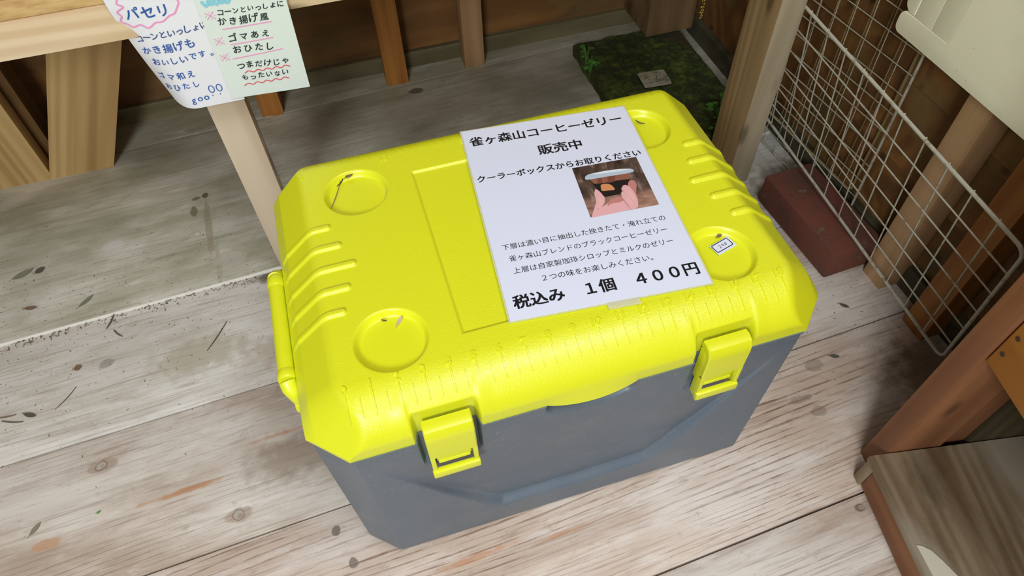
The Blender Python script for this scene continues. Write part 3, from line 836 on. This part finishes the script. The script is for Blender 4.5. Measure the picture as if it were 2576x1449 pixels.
# ------------------------------------------------------------------ work table at the back
tb = empty('work_table', (-0.3, 0.72, 0.0), 'pale wooden work table along the back wall with notes on its rail', 'table')
board('front_rail', M_PALE, (-1.3, 0.489, 0.505), (0.72, 0.489, 0.505), 0.028, 0.044, parent=tb)
mb = MB()
for a, b, x1 in ((0.476, 0.66, 0.718), (0.664, 0.84, 0.90), (0.844, 0.945, 0.735)):
    mb.box(((x1 - 1.30) / 2, (a + b) / 2, 0.5385), (x1 + 1.30, b - a, 0.022), bev=0.002)
mb.build('table_top', M_TOP, tb, smooth=30)
board('leg', M_LEGW, (-0.089, 0.519, 0.0), (-0.089, 0.519, 0.5265), 0.031, 0.050, up=(1, 0, 0), parent=tb)
board('leg', M_BRACE, (-0.583, 0.905, 0.0), (-0.570, 0.905, 0.5265), 0.105, 0.030, up=(0, -1, 0), parent=tb)
# diagonal brace with its foot cut level with the floor
mb = MB()
ba = math.atan2(0.270, 0.527); bs, bc = math.sin(ba), math.cos(ba)
mb.prism([(-0.060, 0.0), (0.062, 0.0), (0.335, 0.527), (0.205, 0.527)], -0.015, 0.015,
         T=lambda p: (p[0] * bs + p[1] * bc, -(p[0] * bc - p[1] * bs), p[2]))
M_ = Matrix(((bs, -bc, 0), (0, 0, -1), (bc, bs, 0)))
br = mb.build('diagonal_brace', M_BRACE, tb, smooth=30)
br.rotation_mode = 'QUATERNION'; br.rotation_quaternion = M_.to_quaternion(); br.location = (-0.479 + 0.3, 0.903 - 0.72, 0.0)
board('rear_batten', M_WALL, (-0.545, 0.955, 0.0), (-0.53, 0.955, 0.5265), 0.06, 0.05, up=(0, -1, 0), parent=tb)

# right-hand post
rp = empty('upright_post', (0.748, 0.49, 0.0), 'square pale upright post standing behind the right end of the cooler', 'post')
fb = board('front_batten', M_POST, (0.743, 0.4725, 0.0), (0.743, 0.4725, 1.4), 0.045, 0.045, up=(0, -1, 0), parent=rp)
fb.data.materials.append(M_POSTG)                               # grey front face
for p in fb.data.polygons: p.material_index = 1 if p.normal.z > 0.9 else 0
board('rear_batten', M_POST, (0.743, 0.5135, 0.0), (0.743, 0.5135, 1.4), 0.043, 0.036, up=(0, -1, 0), parent=rp)

# ------------------------------------------------------------------ handwritten notes on the rail
def note_sheet(surf, off, nu, nv, u0, u1, v0, v1, mb, mi=0, th=0.0004):
    vs = []; fs = []
    for s in (0, 1):
        for j in range(nv + 1):
            for i in range(nu + 1):
                vs.append(surf(u0 + (u1 - u0) * i / nu, v0 + (v1 - v0) * j / nv, s * th))
    W = nu + 1; N = W * (nv + 1)
    for j in range(nv):
        for i in range(nu):
            a = j * W + i; fs.append((a, a + 1, a + W + 1, a + W)); fs.append((N + a, N + a + W, N + a + W + 1, N + a + 1))
    mb.add(vs, fs, mi)
def S1(u, v, d=0.0):     # u from left, v down, in mm; left edge curls back
    u /= 1000; v /= 1000
    b = max(0, .045 - u) ** 2 * 19.75 * max(0, v / .148) ** 1.3
    return (-.160 + u + b * .22, .4715 + b + d, .530 - v)
mb = MB()
note_sheet(S1, 0, 40, 12, 0, 102, -12, 153, mb)
n1 = lambda u, v: S1(u, -v, -0.0006)      # text space: y up
I = lambda p: (p[0], -p[1])
hand_text(mb, 'パセリ', I((13, 17.5)), I((62, 17)), 16, n1, 2, 0.02, 5)
cloud = [(17, -6), (11, 2), (16, 7), (7, 12), (9, 18), (5, 24), (11, 29), (15, 33), (24, 31), (31, 36), (41, 31), (49, 31), (58, 26), (65, 24), (70, 18), (74, 12), (72, 4), (68, -4)]
stroke(mb, curve([I(p) for p in cloud], 6), 1.9, n1, 4)
hand_text(mb, 'コーンといっしょに', I((9, 49)), I((95, 43.5)), 10.5, n1, 3, 0.014, 6)
hand_text(mb, 'かき揚げも', I((8, 65.5)), I((73, 62.5)), 13, n1, 2, 0.014, 7)
hand_text(mb, 'おいしいです。', I((13, 83)), I((92, 79.5)), 11, n1, 2, 0.014, 8)
hand_text(mb, 'ゴマ和え', I((8, 105)), I((59, 102)), 11, n1, 2, 0.014, 9)
hand_text(mb, 'おひたし', I((9, 122)), I((60, 117)), 11, n1, 1, 0.014, 10)
hand_text(mb, 'goo', I((38, 139.5)), I((62, 137)), 13, n1, 1, 0.006, 11)
for cx in (67.5, 77):
    stroke(mb, curve([I((cx + 3.2 * math.sin(t) + 0.6, 129 - 5 * math.cos(t))) for t in np.linspace(0, 2 * PI, 12)], 3), 1.1, n1, 1)
    stroke(mb, [I((cx - 1.6, 138.2)), I((cx - 0.2, 138.0))], 1.5, n1, 1)
o = mb.build('handwritten_note', [M_NOTE, M_BLUE, M_BLUE, M_NAVY, M_PINK], recalc=False, smooth='all')
o.data.materials[2] = M_BLUE
tag(o, 'curled white card with blue handwriting hanging left of the pale green card', 'note', 'handwritten notes on the table rail')

mb = MB()
CU, CZ, CR = -0.0205, 0.455, math.radians(-1.6)
def S2(u, v, d=0.0):
    u /= 1000; v /= 1000
    return (CU + u * math.cos(CR) - v * math.sin(CR), .4685 + d - 0.0015 * math.sin(u * 30), CZ + u * math.sin(CR) + v * math.cos(CR))
note_sheet(S2, 0, 10, 10, -50, 50, -74.5, 82, mb)
def n2(x, z):   # x, z in mm in the wall plane
    y = 468.5
    u, v = x / 1000 - CU, z / 1000 - CZ
    uu = u * math.cos(CR) + v * math.sin(CR)
    return (x / 1000, .4685 - 0.0006 - 0.0015 * math.sin(uu * 30), z / 1000)
hand_text(mb, 'コーンといっしょに', (-50.5, 498.5), (27, 497.5), 9.0, n2, 1, 0.018, 21)
hand_text(mb, 'かき揚げ風', (-54, 487), (6, 484.5), 12, n2, 1, 0.016, 22)
hand_text(mb, 'ゴマあえ', (-50, 466), (2, 464), 11, n2, 1, 0.018, 23)
hand_text(mb, 'おひたし', (-50, 448.5), (2, 447), 11, n2, 1, 0.018, 24)
hand_text(mb, 'つまだけじゃ', (-52, 427), (13, 423), 10.5, n2, 1, 0.018, 25)
hand_text(mb, 'もったいない', (-52, 410), (8, 407), 9.5, n2, 1, 0.018, 26)
for a, b in (((-51.5, 477.5), (7, 477.5)), ((-49, 456.5), (2.5, 457)), ((-53, 437.5), (9.5, 440))):
    stroke(mb, [a, ((a[0] + b[0]) / 2, (a[1] + b[1]) / 2 - 0.3), b], 1.2, n2, 2)
for (a, b) in (((-45.5, 416.5), (11, 415.5)), ((-51.8, 399), (5.5, 399))):
    pts = []
    for k in range(11): pts.append((a[0] + (b[0] - a[0]) * k / 10, a[1] + (b[1] - a[1]) * k / 10 + (1.3 if k % 2 else -1.3)))
    stroke(mb, curve(pts, 5), 1.3, n2, 3)
for (x, z) in ((-58.5, 496), (-60, 463), (-61, 441)):
    stroke(mb, [(x - 5, z + 4.5), (x + 5, z - 4.5)], 0.9, n2, 2); stroke(mb, [(x - 5, z - 4), (x + 5, z + 5)], 0.9, n2, 2)
    for dx, dz in ((0, 4), (0, -4), (-5, 0), (5, 0)): stroke(mb, [(x + dx - .6, z + dz), (x + dx + .6, z + dz)], 1.1, n2, 2)
for k in range(5):
    stroke(mb, curve([(-62 + k * 6, 515), (-59 + k * 6, 508.5 + (k % 2)), (-55 + k * 6, 512), (-52 + k * 6, 517)], 5), 3.4, lambda x, z: n2(x, z), 4)
o = mb.build('handwritten_note', [M_NOTE2, M_BLACKM, M_PINK, M_RED, M_CYAN], recalc=False)
tag(o, 'flat pale green card with black handwriting and red wavy underlines on the table rail', 'note', 'handwritten notes on the table rail')

# ------------------------------------------------------------------ mossy slab and its tag
def moss_slab():
    nx, ny = 90, 110; X0, X1, Y0, Y1 = 0.590, 0.842, 0.550, 0.945
    mb = MB(); vs = []; fs = []
    for j in range(ny + 1):
        for i in range(nx + 1):
            u, v = i / nx, j / ny
            x = X0 + (X1 - X0) * u; y = Y0 + (Y1 - Y0) * v
            q = mnoise.noise(Vector((x * 26, y * 26, 0))) + 0.6 * mnoise.noise(Vector((x * 90, y * 90, 3))) + 0.4 * mnoise.noise(Vector((x * 240, y * 240, 7)))
            d = min(u * (X1 - X0), (1 - u) * (X1 - X0), v * (Y1 - Y0), (1 - v) * (Y1 - Y0))
            rim = max(0, 1 - d / 0.012) ** 2
            wob = 0.004 * mnoise.noise(Vector((x * 40, y * 40, 11)))
            vs.append((x + (wob if i in (0, nx) else 0), y + (wob if j in (0, ny) else 0), 0.034 + 0.0028 * q - 0.010 * rim))
    W = nx + 1
    for j in range(ny):
        for i in range(nx): fs.append((j * W + i, j * W + i + 1, (j + 1) * W + i + 1, (j + 1) * W + i))
    lp = [i for i in range(W)] + [j * W + nx for j in range(1, ny + 1)] + [ny * W + i for i in range(nx - 1, -1, -1)] + [j * W for j in range(ny - 1, 0, -1)]
    base = len(vs)
    for q in lp: vs.append((vs[q][0], vs[q][1], 0.003))
    for k in range(len(lp)):
        k2 = (k + 1) % len(lp); fs.append((lp[k2], lp[k], base + k, base + k2))
    fs.append(tuple(base + k for k in range(len(lp))))
    mb.add(vs, fs)
    return mb.build('mossy_slab', M_MOSS, smooth='all', recalc=False)
tag(moss_slab(), 'flat green moss covered slab on the floor behind the cooler', 'slab')
# leafy tufts at its edge
def plant(name, x, y, z, n, size, seed, label, spread=0.022):
    r = random.Random(seed); rootp = empty(name, (x, y, z), label, 'plant', 'small plants by the mossy slab')
    st = MB(); lf = MB()
    for k in range(n):
        a = r.uniform(0, 2 * PI); L = r.uniform(0.4, 1) * spread; hgt = r.uniform(0.008, 0.035)
        tip = Vector((math.cos(a) * L, math.sin(a) * L, hgt))
        st.tube([(0, 0, -0.006), tip * 0.5 + Vector((0, 0, 0.006)), tip], 0.0006, 5)
        d = Vector((math.cos(a), math.sin(a), r.uniform(-0.2, 0.5))).normalized(); s = d.cross(Vector((0, 0, 1))).normalized(); up = s.cross(d)
        sz = size * r.uniform(0.6, 1.1)
        prof = [(0, 0.1), (0.25, 0.42), (0.55, 0.5), (0.8, 0.3), (1.0, 0.03)]
        L_, R_ = [], []
        for t, w in prof:
            c = tip + d * sz * t + up * (-0.3 * sz * t * t)
            L_.append(c + s * sz * w + up * 0.12 * sz * w); R_.append(c - s * sz * w + up * 0.12 * sz * w)
        vs = []
        for q in range(5): vs += [L_[q], tip + d * sz * prof[q][0] + up * (-0.3 * sz * prof[q][0] ** 2), R_[q]]
        fs = []
        for q in range(4): fs += [(3 * q, 3 * q + 1, 3 * q + 4, 3 * q + 3), (3 * q + 1, 3 * q + 2, 3 * q + 5, 3 * q + 4)]
        lf.add(vs, fs)
    child(st, 'stem', M_GREEN, rootp); child(lf, 'foliage', M_GREEN, rootp, smooth='all', recalc=False)
plant('small_weed', 0.772, 0.600, 0.037, 20, 0.014, 3, 'bright green weed on the mossy slab beside the upright post')
plant('small_weed', 0.764, 0.565, 0.036, 10, 0.011, 9, 'low green weed tuft just in front of the bright green weed')
plant('small_weed', 0.594, 0.872, 0.034, 9, 0.010, 4, 'green tuft at the far left corner of the mossy slab', 0.010)
plant('small_weed', 0.590, 0.838, 0.030, 12, 0.011, 5, 'green tuft on the left edge of the mossy slab', 0.014)
# worn tag lying on the moss
mb = MB(); pts = []
for cx, cy, a0 in ((26, 20, 0), (-26, 20, 90), (-26, -24, 180), (26, -24, 270)):
    for k in range(4):
        a = math.radians(a0 + k * 30); pts.append(((cx + 4 * math.cos(a)) / 1000, (cy + 4 * math.sin(a)) / 1000))
mb.prism(pts, 0, 0.0012)
tf = lambda x, y: (x / 1000, y / 1000, 0.0014)
for st_ in ([(2, 6), (8, 7), (4, -4)], [(-22, 2), (-12, 4)], [(6, 18), (11, 15), (14, 19)], [(5, -8), (12, -11), (16, -8), (18, -12)], [(-14, -2), (-10, -6)], [(12, 8), (13, 6)], [(15, 8), (16, 6)]):
    stroke(mb, st_, 1.3, tf, 1)
stroke(mb, [(-29, -14), (29, -13)], 1.2, tf, 2)
def tag_mat():
    n = NT('stained_tag'); v = n.coords((1, 1, 1), False)
    n.base(n.mix(n.mask(n.noise(v, 60, 4), 0.4, 0.7), rgb(190, 184, 160), rgb(142, 140, 108))); n.rough(0.5); return n.m
o = mb.build('worn_tag', [tag_mat(), M_INK, M_LEAFD], loc=(0.704, 0.757, 0.0385), rot=(0, 0, math.radians(-4)))
tag(o, 'stained pale tag lying on the mossy slab behind the cooler lid', 'tag')

# ------------------------------------------------------------------ brick
mb = MB(); mb.box((0, 0, 0), (0.098, 0.205, 0.06), bev=0.006)
bo = mb.build('brick', M_BRICK, loc=(0.812, 0.300, 0.0305), rot=(0, 0, math.radians(3)), smooth=40)
tag(bo, 'dark red brick on the floor right of the cooler under the wire panel', 'brick')

# ------------------------------------------------------------------ wire panels
def wire_panel(o, e1, e2, s1, s2, n1_, n2_, label, rf=0.0027, rw=0.0012, rot_from=1.0, mat=None, corner=0.3, ext2=0.0):
    o = Vector(o); e1 = Vector(e1).normalized(); e2 = (Vector(e2) - e1 * Vector(e2).dot(e1)).normalized(); nn = e1.cross(e2)
    Rt = empty('wire_grid_panel', o, label, 'wire panel', 'wire grid panels by the right wall')
    L, Hh = s1 * n1_, s2 * n2_
    r = corner * s1; path = []
    for (a, b), st in (((L - r, Hh - r), 0), ((r, Hh - r), 90), ((r, r), 180), ((L - r, r), 270)):
        for k in range(6):
            t = math.radians(st + k * 18); path.append(e1 * (a + r * math.cos(t)) + e2 * (b + r * math.sin(t)))
    mb = MB(); mb.tube(path, rf, 10, closed=True); child(mb, 'frame', mat or M_WIRE, Rt, smooth=60)
    for k in range(1, n1_):
        mb = MB(); mb.tube([e1 * (k * s1) - e2 * 0.003 + nn * 0.0016, e1 * (k * s1) + e2 * (Hh + 0.003) + nn * 0.0016], rw, 8); child(mb, 'cross_wire', mat or M_WIRE, Rt, smooth=60)
    for k in range(1, n2_):
        mb = MB(); mb.tube([e2 * (k * s2) - e1 * 0.003 - nn * 0.0012, e2 * (k * s2) + e1 * (L + 0.003) - nn * 0.0012], rw, 8); child(mb, 'long_wire', mat or M_WIRE, Rt, smooth=60)
    return Rt
Cc = np.array([0.0730, -0.3444, 0.9281]); kk = 0.94
o1 = Cc + kk * (np.array([0.856, 0.002, -0.001]) - Cc)
wire_panel(o1, (0.023, 1.007, 0.054), (-0.174, 0.004, 0.976), 0.0474, 0.0460, 12, 6, 'low wire grid panel resting on the red brick, nearest the cooler')
an, le = 1.662, 0.044
e1 = (math.cos(an), math.sin(an), 0); nrm = (-math.sin(an), math.cos(an), 0)
e2 = (nrm[0] * math.sin(le), nrm[1] * math.sin(le), math.cos(le))
wire_panel((0.870, 0.293, 0.003), e1, e2, 0.0352, 0.0352, 9, 14, 'tall fine wire grid panel standing behind the low panel', rf=0.0022, rw=0.0008)
wire_panel((0.887, 0.325, 0.051), e1, (-0.012, 0, 1), 0.0352, 0.0352, 8, 13, 'yellowed wire grid panel against the right wall boards, hindmost of the panels', rf=0.0026, rw=0.0008, mat=M_WIREY)

# ------------------------------------------------------------------ cream cabinet panel
cr = empty('cream_cabinet', (0.82, -0.1, 0.395), 'cream painted cabinet fixed to the right wall above the wire panels', 'cabinet')
def slab(name, poly_yz, x0, x1, bev=0.002):
    bm = bmesh.new(); vv = [bm.verts.new((x1, y, z)) for y, z in poly_yz]; f = bm.faces.new(vv)
    r = bmesh.ops.extrude_face_region(bm, geom=[f]); bmesh.ops.translate(bm, vec=(x0 - x1, 0, 0), verts=[g for g in r['geom'] if isinstance(g, bmesh.types.BMVert)])
    bmesh.ops.bevel(bm, geom=[e for e in bm.edges if abs(e.verts[0].co.x - x0) < 1e-6 and abs(e.verts[1].co.x - x0) < 1e-6], offset=bev, segments=3, affect='EDGES', profile=0.5)
    bm.verts.index_update(); mb = MB(); mb.add([v.co[:] for v in bm.verts], [[v.index for v in f.verts] for f in bm.faces]); bm.free()
    return mb.build(name, M_CREAM, cr, smooth=40)
def rc(y0, y1, z0, z1, radii):
    out = []
    for (cy, cz, a0, r) in ((y1, z1, 0, radii[0]), (y0, z1, 90, radii[1]), (y0, z0, 180, radii[2]), (y1, z0, 270, radii[3])):
        sy = -1 if cy == y1 else 1; sz = -1 if cz == z1 else 1
        if r == 0: out.append((cy, cz)); continue
        for k in range(7):
            a = math.radians(a0 + k * 15); out.append((cy + sy * r + r * math.cos(a), cz + sz * r + r * math.sin(a)))
    return out
slab('carcass', rc(-0.09, 0.298, 0.405, 0.86, (0, 0, 0, 0)), 0.8035, 0.842)
s_l = [(-0.09, 0.86), (-0.09, 0.395)] + rc(0.2232, 0.3115, 0.395, 0.4250, (0.010, 0, 0, 0.010))[9:16] + rc(0.2232, 0.3115, 0.395, 0.4250, (0.010, 0, 0, 0.010))[0:7] + [(0.2229, 0.4250), (0.2229, 0.86)]
slab('main_panel', s_l[::-1], 0.8, 0.8185, 0.0009)
slab('corner_strip', rc(0.2885, 0.3105, 0.4255, 0.86, (0.0, 0.0, 0.003, 0.015)), 0.8, 0.8185, 0.0014)
slab('side_strip', rc(0.2555, 0.2878, 0.4253, 0.86, (0.0, 0.0, 0.0, 0.0)), 0.8003, 0.8185, 0.0006)
slab('inner_strip', rc(0.2236, 0.2551, 0.4253, 0.86, (0.0, 0.0, 0.0, 0.0)), 0.8004, 0.8185, 0.0006)

# ------------------------------------------------------------------ wooden rack at the lower right
RO = Vector((0.640, -0.125, 0)); ra = math.radians(-10.0); ru = Vector((math.cos(ra), math.sin(ra), 0)); rv = Vector((-math.sin(ra), math.cos(ra), 0))
rk = empty('wooden_rack', (0.75, -0.28, 0.0), 'worn wooden rack on the floor in front of the right wall', 'rack')
def rp_(u, v, z): return RO + ru * u + rv * v + Vector((0, 0, z))
board('shelf_board', M_SHELF, rp_(0.104, -0.0, 0.059), rp_(0.104, -0.55, 0.059), 0.262, 0.012, parent=rk)
board('side_apron', M_RACK, rp_(-0.014, -0.016, 0.0275), rp_(-0.014, -0.55, 0.0275), 0.016, 0.050, parent=rk)
board('post', M_RACK, rp_(0.037, 0.0165, 0.0), rp_(0.037, 0.0165, 0.95), 0.074, 0.030, up=tuple(-rv), parent=rk, bev=0.0022)
po_ = rk.children[-1]
po_.data.materials.append(M_EDGE)                               # chipped arris with the edge highlight painted in pale
for p in po_.data.polygons: p.material_index = 1 if (p.normal.y > 0.35 and p.normal.z > 0.35) else 0
board('rear_post', M_RACK, rp_(0.097, 0.018, 0.0), rp_(0.097, 0.018, 0.95), 0.030, 0.020, up=tuple(-rv), parent=rk)
board('light_block_panel', M_BLOCKP, rp_(0.174, 0.0062, 0.0), rp_(0.174, 0.0062, 0.95), 0.124, 0.010, up=tuple(-rv), parent=rk)  # added dark board, keeps the front-left light off the floor behind
board('foot', M_SHELF, rp_(-0.012, -0.008, 0.0), rp_(-0.012, -0.008, 0.052), 0.026, 0.014, up=tuple(-rv), parent=rk)
sp_ = board('side_panel', M_RACKP, rp_(0.011, -0.001, 0.625), rp_(0.011, -0.55, 0.625), 0.014, 0.65, parent=rk)
board('shelf_board', M_SHELF, rp_(0.120, -0.0, 0.309), rp_(0.120, -0.55, 0.309), 0.203, 0.014, parent=rk)  # this shelf, the top and the right side are unseen, added to cast shade
board('top_board', M_SHELF, rp_(0.120, -0.0, 0.943), rp_(0.120, -0.55, 0.943), 0.203, 0.014, parent=rk)
board('side_panel', M_RACKP, rp_(0.229, -0.001, 0.51), rp_(0.229, -0.55, 0.51), 0.014, 0.88, parent=rk)
for zz in (0.325, 0.353, 0.378):
    mb = MB(); q = rp_(0.0042, -0.009, zz); mb.tube([q, q - ru * 0.0012], 0.0028, 8)
    nl = mb.build('nail', M_NAIL, None); nl.parent = sp_; nl.matrix_parent_inverse = (Matrix.Translation(rk.location) @ Matrix.Translation(sp_.location) @ sp_.rotation_quaternion.to_matrix().to_4x4()).inverted()
# torn scrap of paper on the rack
mb = MB()
mb.prism([(0.598, -0.237), (0.604, -0.240), (0.611, -0.248), (0.616, -0.262), (0.622, -0.284), (0.616, -0.30), (0.602, -0.29), (0.594, -0.272), (0.596, -0.255)], 0.0655, 0.0664)
o = mb.build('torn_paper_scrap', plain('off_white_scrap', rgb(206, 200, 180), 0.7))
tag(o, 'torn off-white scrap of paper lying on the rack board', 'paper scrap')

# ------------------------------------------------------------------ gold tinsel in the corner
mb = MB(); r = random.Random(2); z = 0.166; pts = []
while z < 0.52:
    pts.append((0.781 + r.uniform(-.001, .001), 0.75 + r.uniform(-.001, .001), z)); z += 0.006
mb.tube(pts, 0.0008, 5)
for i, p in enumerate(pts):
    for k in range(3):
        a = r.uniform(0, 6.28); d = Vector((math.cos(a), math.sin(a), r.uniform(-.3, .3))) * 0.0042
        c = Vector(p) + d * 0.6; s_ = 0.0021
        mb.add([c + Vector((s_, 0, 0)), c + Vector((-s_, 0, 0)), c + Vector((0, s_, 0)), c + Vector((0, -s_, 0)), c + Vector((0, 0, s_ * 1.3)), c + Vector((0, 0, -s_ * 1.3))],
               [(0, 2, 4), (2, 1, 4), (1, 3, 4), (3, 0, 4), (2, 0, 5), (1, 2, 5), (3, 1, 5), (0, 3, 5)])
o = mb.build('beaded_string', M_GOLD)
tag(o, 'thin gold beaded string hanging in front of the corner timber', 'string')

# ------------------------------------------------------------------ leaves, twigs and litter
def leaf(x, y, L, w, ang, mat, label, z=0.0, curl=0.12, group='leaves on the floorboards'):
    mb = MB(); vs = []; N = 8
    for i in range(N + 1):
        t = i / N; ww = w / 2 * math.sin(PI * min(1, t * 1.02)) ** 0.75 + 0.0003
        zz = 0.0012 + curl * L * (t - 0.5) ** 2 * 1.2
        for s in (-1, 0, 1): vs.append(((t - 0.5) * L, s * ww, zz + abs(s) * curl * w * 0.35))
    fs = []
    for i in range(N):
        for s in (0, 1): fs.append((3 * i + s, 3 * i + 3 + s, 3 * i + 4 + s, 3 * i + 1 + s))
    mb.add(vs, fs)
    mb.tube([(-L / 2, 0, 0.0012 + curl * L * .3), (-L / 2 - L * .18, L * .03, 0.001)], 0.0004, 5)
    o = mb.build('dry_leaf', mat, loc=(x, y, z), rot=(0, 0, ang), smooth='all', recalc=False)
    tag(o, label, 'leaf', group)
def twig(x, y, L, ang, r, mat, label, z=0.0, bend=0.1, name='twig', group='twigs on the floorboards'):
    mb = MB(); pts = []
    for i in range(7):
        t = i / 6 - 0.5; pts.append((t * L, bend * L * (t * t * 4 - .5) * .5, r + 0.0003))
    mb.tube(pts, [r * (0.6 + 0.5 * math.sin(PI * i / 6)) for i in range(7)], 6)
    o = mb.build(name, mat, loc=(x, y, z), rot=(0, 0, ang), smooth='all')
    tag(o, label, 'twig', group)
ZB = 0.0028
leaf(-.557, .640, .036, .014, 0.45, M_LEAFG, 'grey-green leaf left of the dark round leaf on the back board', ZB)
leaf(-.529, .640, .018, .013, 0.6, M_LEAFD, 'dark round leaf beside the grey-green leaf on the back board', ZB)
leaf(-.444, .541, .030, .008, 0.75, M_LEAFG, 'narrow grey-green leaf near the white edged gap between boards', ZB)
leaf(-.535, .555, .022, .008, -0.2, M_LEAFB, 'small brown leaf among litter at the left edge of the back board', ZB)
leaf(-.449, .405, .012, .011, 0.4, M_LEAFB, 'three-cornered brown leaf on the pale board', 0.0)
leaf(-.513, .338, .022, .007, -0.5, M_LEAFD, 'dark curled leaf beside two crossed twigs on the pale board', 0.0)
leaf(-.256, .640, .010, .008, -0.2, plain('pale_petal', rgb(216, 208, 184), .6), 'pale petal-like leaf in the middle of the back board', ZB)
leaf(-.485, .148, .020, .007, 0.9, plain('faded_leaf', rgb(140, 128, 112), .8), 'grey-brown leaf stuck to the board by the orange patch', 0.0, 0.03)
leaf(.770, .135, .016, .006, -0.8, M_LEAFD, 'dark leaf on the floor between the brick and the wooden rack', 0.0)
leaf(.700, .055, .015, .006, -0.4, M_LEAFD, 'small dark leaf on the floor right of the cooler', 0.0)
leaf(-.402, .146, .006, .003, 0.3, M_GREEN, 'tiny green leaf fragment on the near board', 0.0)
twig(-.231, .398, .060, 0.98, .0009, M_TWIGD, 'straight dark pine needle on the pale board left of the cooler', 0.0, 0.04)
twig(-.548, .346, .028, -0.1, .0012, M_LEAFB, 'upper brown twig of the crossed pair on the pale board', 0.0, 0.1)
twig(-.538, .334, .034, -0.35, .0010, M_TWIG, 'lower thin twig of the crossed pair on the pale board', 0.0, 0.1)
twig(-.462, .352, .044, 0.85, .0007, M_TWIG, 'thin straw twig right of the curled dark leaf', 0.0, 0.1)
twig(-.402, .483, .030, 1.2, .0012, M_TWIG, 'short twig standing across the white edged gap', 0.0015, 0.1)
twig(-.39, .455, .024, -0.9, .0010, M_TWIG, 'short twig just in front of the white edged gap', 0.0, 0.1)
# bits on the lid
CZf = ZT - 0.0064
twig(.0290, .272, .052, 1.18, .0005, M_LEAFB, 'long thin straw in the far left cup recess of the lid', CZf, 0.05, 'straw', 'bits lying on the cooler lid')
leaf(.050, .3000, .012, .006, 0.5, M_LEAFB, 'brown papery scrap at the top of the far left cup recess', CZf + .0018, 0.1, 'bits lying on the cooler lid')
twig(.038, .2935, .014, 0.9, .0008, M_TWIGD, 'dark twig bit beside the brown scrap in the far left recess', CZf, 0.2, 'twig', 'bits lying on the cooler lid')
leaf(.066, .072, .012, .004, 1.0, plain('pale_husk', rgb(206, 186, 168), .7), 'pale husk in the near left cup recess of the lid', CZf, 0.1, 'bits lying on the cooler lid')
twig(.051, .0775, .006, -0.5, .0008, M_TWIGD, 'dark speck of twig in the near left cup recess of the lid', CZf, 0.1, 'twig', 'bits lying on the cooler lid')
twig(.421, .2805, .013, -0.9, .0007, M_TWIGD, 'curved dark twig bit in the far right cup recess of the lid', CZf, 0.3, 'twig', 'bits lying on the cooler lid')
leaf(.4255, .074, .007, .004, 0.2, M_LEAFB, 'brown flake just above the price sticker on the lid', CZf, 0.1, 'bits lying on the cooler lid')
# fine litter, far too much to count
mb = MB(); r = random.Random(11)
def crumb(x, y, z, s, mi):
    a = r.uniform(0, 6.28); L = s * r.uniform(1, 3.2); w = s * r.uniform(.4, .9)
    c, sn = math.cos(a), math.sin(a); h = s * r.uniform(.2, .5)
    P = [(-L / 2, -w / 2), (L / 2, -w / 3), (L / 2.2, w / 2), (-L / 2.4, w / 3)]
    vs = [(x + p * c - q * sn, y + p * sn + q * c, z + 0.0002) for p, q in P] + [(x + .6 * (p * c - q * sn), y + .6 * (p * sn + q * c), z + h) for p, q in P]
    mb.add(vs, [(4, 5, 6, 7), (0, 1, 5, 4), (1, 2, 6, 5), (2, 3, 7, 6), (3, 0, 4, 7)], mi)
for k in range(620):
    x = -.60 + .48 * r.random() ** 1.25; y = r.gauss(.48, .12)
    if not .18 < y < .76: continue
    b = fl(x, y)[1]
    crumb(x, y, ZB if b > .5165 else 0.0, r.uniform(.0006, .0017), r.choice((0, 1, 1)))
for k in range(230):      # heaped along the open gap
    x = -.60 + .47 * r.random(); yb = .5155 - abs(r.gauss(0, .007)); X, Y = x * FC - yb * FS, x * FS + yb * FC
    crumb(X, Y, 0.0, r.uniform(.0009, .0028), r.choice((0, 0, 1)))
for k in range(60):
    x = r.uniform(.60, .85); y = r.uniform(.0, .18); crumb(x, y, 0, r.uniform(.0007, .002), 1)
for k in range(50):
    x = r.uniform(-.1, .6); y = r.uniform(.55, .95); crumb(x, y, ZB, r.uniform(.0007, .0018), 1)
o = mb.build('floor_litter', [M_CRUMB, M_CRUMB2])
tag(o, 'fine plant litter scattered over the floorboards', 'litter', kind='stuff')
